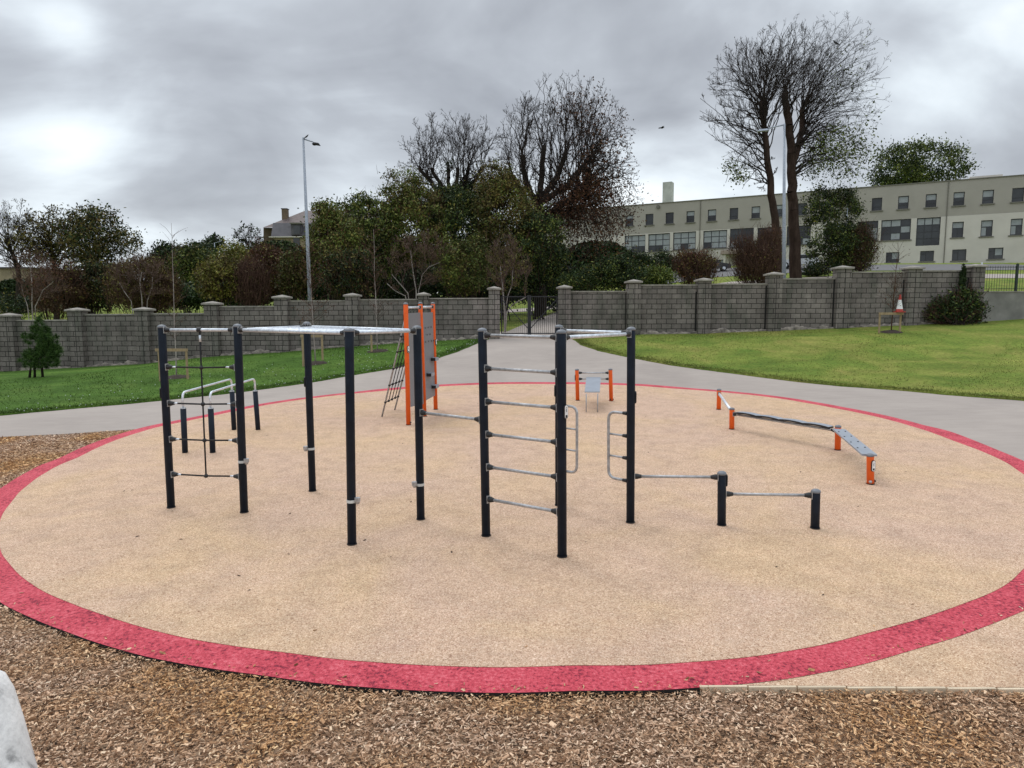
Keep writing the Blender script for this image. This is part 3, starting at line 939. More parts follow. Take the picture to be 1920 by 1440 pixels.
# ------------------------------------------------------------------ weathered timber, lower left corner
lg = MB(); 
base = Vector((-2.22, 2.55, T(-2.2, 2.5)))
topc = at_y(-35, 1262, 2.75)
ax_ = (topc - (base + Vector((.55, -.25, 0)))); L = ax_.length; ax_.normalize()
rings = []
sdx = ax_.cross(Vector((0, 1, 0))).normalized() * -1; sdy = ax_.cross(sdx)
st = base + Vector((.55, -.25, -.1))
prf = [(0, 1), (.3, .98), (.6, .95), (.85, .90), (.93, .84), (.975, .70), (.995, .45), (1.0, .12)]
vs = []; n = 20
for t, k in prf:
    for j in range(n):
        w = 2 * math.pi * j / n
        ex = math.copysign(abs(math.cos(w)) ** .7, math.cos(w)); ey = math.copysign(abs(math.sin(w)) ** .7, math.sin(w))
        wob = 1 + .03 * noise.noise(Vector((ex * 2, ey * 2, t * 4)))
        vs.append(st + ax_ * (L + .1) * t + sdx * ex * .125 * k * wob + sdy * ey * .10 * k * wob)
fs = [(i * n + j, i * n + (j + 1) % n, (i + 1) * n + (j + 1) % n, (i + 1) * n + j) for i in range(len(prf) - 1) for j in range(n)] + [tuple((len(prf) - 1) * n + j for j in range(n))]
o = link('timber_post', vs, fs, 'log', None, (st.x, st.y, T(st.x, st.y)), True)
tag(o, 'pale grey weathered timber post with rounded top standing in the bark chips', 'timber post')

# ------------------------------------------------------------------ block wall
def seg_z(u, v): return at_y(u, v, YW).z


def ux(u): return at_y(u, 600, YW).x


PD = .17


def make_wall(name, label, piers, bays, joints=True):
    """piers: (u, cap top row, half width px); bays: (u0, u1, top row)"""
    x0 = ux(piers[0][0]); root = thing(name, (x0, YW, T(x0, YW)), label, 'wall')
    for i, (u0, u1, v) in enumerate(bays):
        xa, xb = ux(u0), ux(u1); zt = seg_z((u0 + u1) / 2, v); zb = min(T(xa, YW), T(xb, YW)) - .3
        p = MB().box(((xa + xb) / 2, YW + .12, (zb + zt - .06) / 2), (xb - xa, .22, zt - .06 - zb)).obj('wall_panel', 'block', root)
        MB().box(((xa + xb) / 2, YW + .12, zt - .03), (xb - xa, .28, .06)).obj('coping', 'coping', p)
        # rough footing along the bottom
        vs = []; m = 26
        for k in range(m + 1):
            xx = xa + (xb - xa) * k / m; g = T(xx, YW)
            hh = .10 + .30 * max(0, noise.noise(Vector((xx * 1.3, 1.7, i)))) + .10 * noise.noise(Vector((xx * 5, 0, 0)))
            dd = .05 + .04 * noise.noise(Vector((xx * 6, 3, 0)))
            vs += [(xx, YW + .015, g + hh), (xx, YW - dd, g + hh * .7), (xx, YW - dd - .03, g - .1)]
        fs = []
        for k in range(m):
            for q in range(2): fs.append((k * 3 + q, k * 3 + q + 1, k * 3 + 3 + q + 1, k * 3 + 3 + q))
        link('footing', vs, fs, 'rubble', p)
    for (u, v, hw) in piers:
        xc = ux(u); w = hw * 2 / F * YW; zt = seg_z(u, v); zb = T(xc, YW) - .3
        p = MB().box((xc, YW + .05, (zb + zt - .15) / 2), (w, .22 + 2 * PD, zt - .15 - zb)).obj('pier', 'block', root)
        e = .075; q = MB()
        q.box((xc, YW + .05, zt - .12), (w + 2 * e, .22 + 2 * PD + 2 * e, .07))
        a, b_ = w / 2 + e, (.22 + 2 * PD) / 2 + e; z0 = zt - .085
        q.add([(xc - a, YW + .05 - b_, z0), (xc + a, YW + .05 - b_, z0), (xc + a, YW + .05 + b_, z0), (xc - a, YW + .05 + b_, z0), (xc, YW + .05, zt + .01)],
              [(0, 1, 4), (1, 2, 4), (2, 3, 4), (3, 0, 4)])
        q.obj('pier_cap', 'coping', p)
        if label.startswith('grey concrete block wall below') and u > 1100:  # dark strip beside the pier: joint gap and pier's shade put in as colour
            xl = xc - w / 2 - .055; MB().box((xl, YW + .02, (zb + seg_z(u - 20, v + 26)) / 2), (.07 if u > 1200 else .04, .03, seg_z(u - 20, v + 26) - zb)).obj('gap_shade_strip', 'dark', p)
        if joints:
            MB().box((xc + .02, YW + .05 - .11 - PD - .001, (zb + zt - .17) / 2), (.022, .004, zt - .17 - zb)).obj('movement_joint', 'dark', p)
    return root


make_wall('block_wall', 'grey concrete block wall stepping up to the gate, left half with capped piers',
          [(-110, 592, 12), (17, 587, 12), (145, 577, 12.5), (270, 576, 12), (399, 565, 12), (530, 553, 12), (662, 549.5, 11.5), (795, 548, 9), (927, 537, 10)],
          [(-98, 5, 601), (29, 132.5, 599.5), (157.5, 258, 588.5), (282, 387, 587), (411, 518, 573.5), (542, 650.5, 563), (673.5, 786, 560.5), (804, 917, 558.5)])
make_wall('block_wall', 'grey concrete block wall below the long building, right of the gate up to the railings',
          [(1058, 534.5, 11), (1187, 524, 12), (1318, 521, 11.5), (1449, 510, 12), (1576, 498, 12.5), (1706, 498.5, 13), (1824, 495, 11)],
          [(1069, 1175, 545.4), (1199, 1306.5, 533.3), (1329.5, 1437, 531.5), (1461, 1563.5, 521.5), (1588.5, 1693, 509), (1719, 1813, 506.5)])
# rendered low wall with railings, right edge
xa, xb = ux(1835), ux(2400); zt = seg_z(1880, 548)
rw = thing('railing_wall', (xa, YW, T(xa, YW)), 'low rendered wall with dark green metal railings on top, right edge', 'railing')
q = MB().box(((xa + xb) / 2, YW + .12, zt / 2 - .4), (xb - xa, .26, zt + .8)).obj('low_wall', 'render', rw)
MB().box(((xa + xb) / 2, YW + .12, zt + .025), (xb - xa, .32, .05)).obj('coping', 'coping', q)
zr = seg_z(1880, 498); rb = MB(); x = xa + .1
M['rail'] = plain('dark_green_metal', (.012, .02, .018), .5)
while x < xb: rb.tube([(x, YW + .12, zt + .05), (x, YW + .12, zr)], .008, 5); x += .115
for zz in (zt + .15, zr - .06): rb.box(((xa + xb) / 2, YW + .12, zz), (xb - xa, .03, .03))
rb.obj('railing_bars', 'rail', rw)
for u in (1904, 2030, 2160): MB().box((ux(u), YW + .12, (zt + zr) / 2 + .07), (.08, .08, zr - zt + .05)).obj('railing_post', 'rail', rw)
MB().box((ux(1837), YW + .12, (zt + zr) / 2 - .3), (.05, .05, zr - zt + .9)).obj('end_post', 'alu', rw)

# gate
ga, gb = ux(938.5), ux(1046.5); gm = ux(992.5); zg0 = seg_z(992, 627); zg1 = seg_z(992, 556)
gt = thing('metal_gate', ((ga + gb) / 2, YW, T(gm, YW)), 'closed black double gate of thin bars with diagonal braces', 'gate')
M['gate'] = plain('black_gate_paint', (.012, .012, .015), .5)
for s, (p, q) in enumerate(((ga + .05, gm - .04), (gm + .04, gb - .05))):
    lf = MB()
    for z in (zg0 + .04, zg1): lf.box(((p + q) / 2, YW + .1, z), (q - p, .045, .045))
    for xx in (p, q): lf.box((xx, YW + .1, (zg0 + zg1) / 2), (.06 if xx in (ga + .05, gb - .05) else .09, .06, zg1 - zg0 + (.12 if xx not in (ga + .05, gb - .05) else .0)))
    o = lf.obj('gate_leaf', 'gate', gt)
    br = MB(); k = 13
    for i in range(1, k):
        xx = p + (q - p) * i / k; br.tube([(xx, YW + .1, zg0), (xx, YW + .1, zg1)], .008, 5)
    br.obj('gate_bars', 'gate', o)
    hiX, loX = (p, q) if s == 0 else (q, p)
    MB().tube([(hiX, YW + .07, zg1 - .12), (loX, YW + .07, zg0 + .25)], .022, 6).obj('brace', 'gate', o)
MB().box((gm + .08, YW + .05, (zg0 + zg1) / 2 + .1), (.12, .05, .16)).obj('latch', 'gate', gt)

# ------------------------------------------------------------------ trees
def tubes_np(A, B, ra, rb, n):
    d = B - A; L = np.linalg.norm(d, axis=1, keepdims=True); L[L == 0] = 1; d = d / L
    ref = np.where(np.abs(d[:, 2:3]) < .9, np.array([[0., 0, 1]]), np.array([[1., 0, 0]]))
    a = np.cross(d, ref); a /= np.linalg.norm(a, axis=1, keepdims=True); b = np.cross(d, a)
    w = np.arange(n) * 2 * np.pi / n
    ring = a[:, None, :] * np.cos(w)[None, :, None] + b[:, None, :] * np.sin(w)[None, :, None]
    V = np.concatenate([A[:, None, :] + ring * ra[:, None, None], B[:, None, :] + ring * rb[:, None, None]], 1).reshape(-1, 3)
    i = np.arange(len(A))[:, None, None] * 2 * n; k = np.arange(n)[None, :, None]; k2 = (k + 1) % n
    Fq = np.concatenate([i + k, i + k2, i + n + k2, i + n + k], 2).reshape(-1, 4)
    return V, Fq


def merge(parts):
    Vs = []; Fs = []; n = 0
    for V, Fq in parts:
        Vs.append(V); Fs.append(Fq + n); n += len(V)
    return np.concatenate(Vs), np.concatenate(Fs)


def leaf_np(P, size, up=.3):
    n = len(P); a = RNG.normal(0, 1, (n, 3)); a /= np.linalg.norm(a, axis=1, keepdims=True)
    b = np.cross(a, RNG.normal(0, 1, (n, 3))); b /= np.linalg.norm(b, axis=1, keepdims=True)
    s = size * RNG.uniform(.6, 1.3, (n, 1)); a = a * s; b = b * s * .55
    V = np.stack([P - a, P - b * RNG.uniform(.6, 1, (n, 1)), P + a, P + b], 1).reshape(-1, 3)
    return V, np.arange(n * 4).reshape(-1, 4)


def ell(u, v, ru, rv, Y, dep=1.0):
    c = at_y(u, v, Y); rx = ru / F * Y; rz = rv / F * Y
    return (np.array(c), np.array([rx, min(rx, max(rz, rx * .5)) * dep, rz]))


def samp(ells, n, surf=0.0):
    vol = np.array([np.prod(e[1]) for e in ells]); k = RNG.choice(len(ells), n, p=vol / vol.sum())
    d = RNG.normal(0, 1, (n, 3)); d /= np.linalg.norm(d, axis=1, keepdims=True)
    r = RNG.random((n, 1)) ** (1 / 3 if not surf else 1 / (3 + surf))
    C = np.array([e[0] for e in ells])[k]; Rr = np.array([e[1] for e in ells])[k]
    return C + d * r * Rr


def grow(starts, attr, step, kill, trop=(0, 0, .15), iters=140):
    """branch skeleton that grows towards points of the crown"""
    nodes = []; par = []
    for chain in starts:
        prev = -1
        for p in chain: nodes.append(np.array(p, float)); par.append(prev); prev = len(nodes) - 1
    Nn = np.array(nodes); D2 = ((attr[:, None, :] - Nn[None]) ** 2).sum(2); near = D2.argmin(1); dist = np.sqrt(D2.min(1))
    alive = np.ones(len(attr), bool); trop = np.array(trop)
    nodes = list(Nn)
    for it in range(iters):
        idx = np.where(alive)[0]
        if not len(idx): break
        Nn = np.array(nodes)
        dirs = attr[idx] - Nn[near[idx]]; dirs /= np.linalg.norm(dirs, axis=1, keepdims=True) + 1e-9
        S = np.zeros_like(Nn); np.add.at(S, near[idx], dirs)
        act = np.unique(near[idx]); S = S[act]; S /= np.linalg.norm(S, axis=1, keepdims=True) + 1e-9
        S = S + trop + RNG.normal(0, .12, S.shape); S /= np.linalg.norm(S, axis=1, keepdims=True)
        newp = Nn[act] + S * step
        base = len(nodes)
        for a, p in zip(act, newp): nodes.append(p); par.append(int(a))
        d = np.sqrt(((attr[idx][:, None, :] - newp[None]) ** 2).sum(2)); j = d.argmin(1); dm = d.min(1)
        up_ = dm < dist[idx]; near[idx[up_]] = base + j[up_]; dist[idx[up_]] = dm[up_]
        alive[idx[dist[idx] < kill]] = False
        if len(nodes) > 9000: break
    return np.array(nodes), np.array(par)


def radii(par, n, tip, expo=2.4, rmax=None):
    acc = np.zeros(n); child = np.zeros(n, int)
    for i in range(n):
        if par[i] >= 0: child[par[i]] += 1
    for i in range(n - 1, -1, -1):
        if child[i] == 0: acc[i] = tip ** expo
        if par[i] >= 0: acc[par[i]] += acc[i]
    r = tip + (rmax - tip) * (acc / acc.max()) ** .62
    return r, child


def inside_d(p, ells):
    return min((((p - c) / r) ** 2).sum() for c, r in ells)


def tree(name, label, cat, base, starts, ells, nlimb, step, kill, tip, rmax, twn=2, twl=1.0, bark='bark', twig='twig', leaf=None, trop=(0, 0, .15), group=None, surf=1.5, twr=.012, expo=2.3, twup=.35, nsec=6, nter=4, limb_r=.24, low=.9, spread=.75):
    root = thing(name, base, label, cat, group)
    segA, segB, rA, rB = [], [], [], []
    def path(pts, r0, r1, pw=.8):
        m = len(pts) - 1
        for k in range(m):
            segA.append(pts[k]); segB.append(pts[k + 1] + (pts[k + 1] - pts[k]) * .03)
            rA.append(r0 + (r1 - r0) * (k / m) ** pw); rB.append(r0 + (r1 - r0) * ((k + 1) / m) ** pw)
    trunkpts = []
    TA, TB, TrA, TrB = [], [], [], []
    H0 = starts[0][0][2]; Htop = max(c[-1][2] for c in starts)
    for ch in starts:
        sp_ = [np.array(ch[0])]
        for k in range(1, len(ch)):
            for q in (.25, .5, .75, 1): sp_.append(ch[k - 1] * (1 - q) + ch[k] * q + RNG.normal(0, .03 * rmax * 3, 3))
        m = len(sp_) - 1
        first = ch is starts[0]
        for k in range(m):
            f = lambda p: rmax * (1 - .48 * max(0, (p[2] - H0) / (Htop - H0 + .01))) * (1 if first or len(starts) == 1 else .72)
            a, b = sp_[k], sp_[k + 1]
            TA.append(a); TB.append(b + (b - a) * .06); TrA.append(f(a)); TrB.append(f(b))
            if k >= m * (.35 if first else .25): trunkpts.append((b, f(b)))
    V, Fq = tubes_np(np.array(TA), np.array(TB), np.array(TrA), np.array(TrB), 10)
    link('trunk', V, Fq, bark, root, smooth=True)
    cand = samp(ells, nlimb * 14, 2.5)
    dd = np.array([inside_d(p, ells) for p in cand]); cand = cand[dd > .25]
    tgt = [cand[0]]; md = np.linalg.norm(cand - tgt[0], axis=1)
    while len(tgt) < min(nlimb, len(cand)):
        k = int(np.argmax(md * RNG.uniform(.75, 1, len(md)))); tgt.append(cand[k]); md = np.minimum(md, np.linalg.norm(cand - cand[k], axis=1))
    tgt = np.array(tgt)
    tips = []
    zlo = min((c[2] - r[2]) for c, r in ells)
    def child(p0, d, L, r, level):
        m = 5 if level < 2 else 3
        pts = [p0]; p = p0; d = d / np.linalg.norm(d)
        for k in range(m):
            d = d + RNG.normal(0, .13, 3) + np.array(trop) * .55; d /= np.linalg.norm(d); p = p + d * L / m; pts.append(p)
        if level > 0 and inside_d(pts[-1], ells) > 1.25: pts = pts[:max(2, m - 1)]
        path(pts, r, max(twr * .5, r * .35)); tips.append(pts[-1])
        if level >= 3: return
        nn = [nsec, nter, twn][level] if level < 3 else 0
        for i in range(nn):
            t = RNG.uniform(.2, 1); k = min(len(pts) - 2, int(t * (len(pts) - 1))); q = pts[k] + (pts[k + 1] - pts[k]) * (t * (len(pts) - 1) - k)
            dl = pts[k + 1] - pts[k]; dl = dl / (np.linalg.norm(dl) + 1e-9); side = np.cross(dl, RNG.normal(0, 1, 3)); side /= np.linalg.norm(side) + 1e-9
            nd = dl * .8 + side * RNG.uniform(.45, 1.0) * spread * 1.2 + np.array([0, 0, .15]) * (1 if twup > 0 else -1)
            child(q, nd, L * RNG.uniform(.35, .6) * (1.15 - .4 * t), max(twr, r * .48 * (1 - .4 * t)), level + 1)
    for g in tgt:
        # leave the trunk well below the target, bend up and out
        best = None
        sc = [np.linalg.norm((g - p) * np.array([1, 1, .35])) * (1 + RNG.uniform(0, low)) + (0 if p[2] < g[2] - .25 * abs(g[0] - p[0]) else 4) for p, r in trunkpts]
        p0, r0 = trunkpts[int(np.argmin(sc))]
        L = np.linalg.norm(g - p0); up_ = np.array([0, 0, 1.]) * L * RNG.uniform(.12, .35)
        c1_ = p0 + (g - p0) * .35 + up_ * (1 if trop[2] > 0 else .4) + RNG.normal(0, .05 * L, 3)
        pts = []; m = 9
        for k in range(m + 1):
            t = k / m; pts.append(p0 * (1 - t) ** 2 + c1_ * 2 * t * (1 - t) + g * t * t + RNG.normal(0, .012 * L, 3) * (k > 0))
        lr = min(r0 * .8, max(twr * 2, r0 * limb_r * RNG.uniform(.7, 1.3))); path(pts, lr, twr * 1.3)
        for i in range(nsec):
            t = RNG.uniform(.22, 1); k = min(m - 1, int(t * m)); q = pts[k] + (pts[k + 1] - pts[k]) * (t * m - k); dl = pts[k + 1] - pts[k]; dl /= np.linalg.norm(dl) + 1e-9
            side = np.cross(dl, RNG.normal(0, 1, 3)); side /= np.linalg.norm(side) + 1e-9
            child(q, dl * .85 + side * RNG.uniform(.4, 1.0) * spread + np.array([0, 0, .15 * (1 if twup > 0 else -1)]), min(L * .38, L * (1.1 - t) * RNG.uniform(.3, .5) + twl * .55), max(twr * 1.1, lr * .42 * (1 - .6 * t)), 1)
    A = np.array(segA); B = np.array(segB); ra = np.array(rA); rb = np.array(rB)
    big = ra > twr * 2.2
    parts = [tubes_np(A[big], B[big], ra[big], rb[big], 5)] if big.any() else []
    parts.append(tubes_np(A[~big], B[~big], ra[~big], rb[~big], 3))
    V, Fq = merge(parts); link('crown', V, Fq, twig, root)
    if leaf:
        allp = np.array(tips)
        for (lm, nl, size, lells, sd) in leaf:
            ins = np.array([inside_d(p, lells or ells) < 1.1 for p in allp])
            cand = allp[ins]
            if len(cand) < 5: continue
            kk = RNG.choice(len(cand), nl); LP = cand[kk] + RNG.normal(0, sd, (nl, 3))
            V, Fq = leaf_np(LP, size); link('leaves', V, Fq, lm, root)
    return root


def chain(us, Y, k=1):
    return [np.array(at_y(u, v, Y + (dy if len(w) else 0))) for (u, v, *w) in us for dy in [w[0] if w else 0]]


def gz(u, Y):
    x = at_y(u, 600, Y).x; return (x, Y, T(x, Y))


# big bare tree pair on the right
Y = 56
b = gz(1457, Y)
c1 = [np.array((b[0], Y, b[2] - .2))] + chain([(1456, 440), (1449, 380), (1441, 320), (1436, 260), (1431, 225), (1428, 190)], Y)
tree('bare_tree', 'tall leafless tree with a single leaning trunk, left of the twin-trunked one', 'tree', b, [c1],
     [ell(1420, 150, 85, 75, Y), ell(1385, 215, 72, 52, Y), ell(1400, 320, 58, 42, Y, .8), ell(1470, 110, 55, 65, Y), ell(1345, 210, 40, 40, Y)], 85, .42, .62, .014, .36, 3, 1.15, 'barkred', 'twig',
     leaf=[('leafgreen', 350, .11, [ell(1350, 345, 40, 40, Y, 3)], .3)], twr=.013, surf=1.2)
Y = 58
b = gz(1490, Y)
c2 = [np.array((b[0], Y, b[2] - .2))] + chain([(1489, 430), (1485, 360), (1484, 310)], Y)
cA = c2 + chain([(1483, 270), (1478, 225), (1472, 175)], Y)
cB_ = [c2[-1] + np.array([0.02, 0, 0])] + chain([(1496, 280, .4), (1504, 240, .6), (1503, 205, .6)], Y)
tree('bare_tree', 'tallest leafless tree with twin trunks, some leaves low on its right side', 'tree', b, [cA, cB_],
     [ell(1560, 130, 85, 85, Y), ell(1590, 215, 65, 70, Y), ell(1510, 100, 55, 62, Y), ell(1575, 300, 58, 50, Y), ell(1605, 170, 58, 80, Y)], 125, .42, .6, .014, .50, 3, 1.15, 'barkred', 'twig',
     leaf=[('leafgreen', 2200, .12, [ell(1590, 285, 70, 45, Y, 3), ell(1560, 345, 60, 40, Y, 3)], .35), ('leafgreen', 350, .1, [ell(1605, 150, 60, 70, Y, 3)], .2)], surf=1.2, twr=.010, nsec=5, nter=3, trop=(0, 0, .05), spread=1.05, limb_r=.17)
# centre: the fan-shaped one
Y = 50
b = gz(1012, Y)
st = [np.array((b[0], Y, b[2] - .2))] + chain([(1012, 470), (1010, 420), (1008, 385)], Y)
s2_ = [st[-1] + np.array([.01, 0, 0])] + chain([(1040, 340, 1), (1062, 290, 1.2)], Y)
s3_ = [st[-1] + np.array([-.01, 0, 0])] + chain([(985, 340, -.6), (978, 290, -.8)], Y)
s5_ = [st[-1] + np.array([.03, .01, 0])] + chain([(1016, 335, .3), (1020, 275, .5)], Y)
s6_ = [st[-1] + np.array([.04, -.01, 0])] + chain([(1062, 350, .2), (1105, 300, .5)], Y)
s7_ = [st[-2] + np.array([-.03, -.01, 0])] + chain([(985, 380, -.2), (960, 330, -.5)], Y)
s4_ = [st[-2] + np.array([.02, 0, 0])] + chain([(1050, 385, -1), (1095, 360, -1.2)], Y)
tree('fan_shaped_tree', 'big fan-shaped tree in the centre, twiggy crown with rust leaves on the right', 'tree', b, [st, s2_, s3_, s4_, s5_, s6_, s7_],
     [ell(1058, 288, 124, 132, Y), ell(1130, 345, 72, 85, Y), ell(1105, 430, 84, 68, Y)], 230, .36, .52, .013, .48, 3, .95, 'bark', 'twig',
     leaf=[('leafrust', 2400, .10, [ell(1140, 300, 70, 90, Y, 3), ell(1090, 200, 60, 35, Y, 3)], .2), ('leafrust', 12500, .085, [ell(1105, 435, 100, 85, Y, 3)], .6)], surf=1.6, twr=.012, nsec=5, nter=3, spread=.9, limb_r=.2)
Y = 53
b = gz(850, Y)
st = [np.array((b[0], Y, b[2] - .2))] + chain([(850, 440), (850, 400)], Y)
ex = [[st[-1] + np.array([i * .01, 0, 0])] + chain([(u, 350, d_), (u2, 315, d_)], Y) for i, (u, u2, d_) in enumerate(((842, 840, .4), (856, 858, 0), (870, 880, -.5), (828, 808, .6), (815, 785, -.3), (885, 905, .3)))]
tree('bare_tree', 'leafless tree with ivy-clad stems, left of the big fan-shaped one', 'tree', b, [st] + ex,
     [ell(850, 325, 100, 106, Y), ell(785, 365, 52, 62, Y), ell(905, 320, 50, 90, Y)], 170, .36, .52, .013, .36, 3, .95, 'bark', 'twig',
     leaf=[('leafdark', 3500, .12, [ell(842, 350, 9, 48, Y, 1.5), ell(858, 355, 8, 48, Y, 1.5), ell(872, 355, 12, 40, Y, 1.5)], .2)], surf=1.6, twr=.012, nsec=5, nter=3, spread=.9, limb_r=.2)
# left group
Y = 62
for (u, lab, ch, els, lf, bk, nat) in [
    (30, 'thin bare tree with forked trunk at the left edge', [(35, 520), (30, 490), (12, 450)], [ell(30, 440, 62, 62, Y), ell(-30, 430, 50, 55, Y)], [('leafolive', 500, .10, None, .2)], 'bark', 40),
    (105, 'half-bare tree with sparse olive leaves, second from the left edge', [(108, 520), (100, 490), (95, 460)], [ell(100, 455, 62, 62, Y), ell(60, 470, 40, 50, Y)], [('leafolive', 4200, .13, None, .3)], 'bark', 40),
    (170, 'round-crowned tree with sparse dark leaves, right end of the left group', [(168, 530), (166, 500), (165, 470)], [ell(185, 450, 68, 60, Y), ell(200, 480, 60, 45, Y), ell(140, 420, 22, 26, Y)], [('leafolive', 4200, .13, None, .3), ('leafdark', 2500, .14, None, .35)], 'bark', 46)]:
    b = gz(u, Y)
    tree('half_bare_tree', lab, 'tree', b, [[np.array((b[0], Y, b[2] - .2))] + chain(ch, Y)], els, nat, .4, .6, .013, .28, 3, .9, bk, 'twig', leaf=lf, surf=1.2, group='trees at the left edge behind the wall')
    Y += 3


# shrubs: clustered leaves on stems
def shrub(name, label, cat, base, ells, nclus, nleaf, size, leaf, sd=.4, stems=14, twigs=0, stem='twig', tw=.9, group=None, leaf2=None, surf=2.0, sr=.03, stem_base=.25, fleck=0):
    root = thing(name, base, label, cat, group)
    C = samp(ells, nclus, surf); bz = base[2]
    C[:, 2] = np.maximum(C[:, 2], bz + .15)
    mats = [(leaf, nleaf)] + ([leaf2] if leaf2 else [])
    for lm, nl in mats:
        sub = C if lm == leaf and not leaf2 else C[RNG.random(len(C)) < .65]
        k = RNG.integers(0, len(sub), nl); P = sub[k] + RNG.normal(0, 1, (nl, 3)) * sd * RNG.uniform(.5, 1.2, (nl, 1)) * np.array([1, 1, .7])
        P = P[P[:, 2] > bz + .03]
        V, Fq = leaf_np(P, size); tag(link('foliage', V, Fq, lm, root), kind='stuff')
    if fleck:
        P = C[RNG.integers(0, len(C), fleck)] + RNG.normal(0, 1, (fleck, 3)) * sd * 1.1; V, Fq = leaf_np(P, size * 1.05); tag(link('pale_leaves', V, Fq, 'leafyellow', root), kind='stuff')
    m = stems; tgt = C[RNG.integers(0, len(C), m)]; parts = []
    A = np.array(base)[None] + RNG.normal(0, stem_base, (m, 3)) * np.array([1, 1, 0]); rad = np.full(m, sr); P = A.copy()
    for k in range(6):
        t = (k + 1) / 6; Q = A * (1 - t) + tgt * t; Q[:, 2] = A[:, 2] + (tgt[:, 2] - A[:, 2]) * t ** .8
        Q += RNG.normal(0, .05, Q.shape) * (1 + t); parts.append(tubes_np(P, Q, rad, rad * .82, 5)); rad = rad * .82; P = Q
    V, Fq = merge(parts); link('stem', V, Fq, stem, root, smooth=True)
    if twigs:
        k = RNG.integers(0, len(C), twigs); P = C[k] + RNG.normal(0, sd, (twigs, 3)); out = P - np.array(base)[None]; out /= np.linalg.norm(out, axis=1, keepdims=True)
        dr_ = out + RNG.normal(0, .35, P.shape) + np.array([0, 0, .35]); dr_ /= np.linalg.norm(dr_, axis=1, keepdims=True)
        L = tw * RNG.uniform(.5, 1.1, (twigs, 1)); V, Fq = merge([tubes_np(P - dr_ * L * .6, P, np.full(twigs, .012), np.full(twigs, .008), 3), tubes_np(P, P + dr_ * L * .4 + RNG.normal(0, .04, P.shape), np.full(twigs, .008), np.full(twigs, .004), 3)])
        tag(link('twigs', V, Fq, 'twigbrown', root), kind='stuff')
    return root


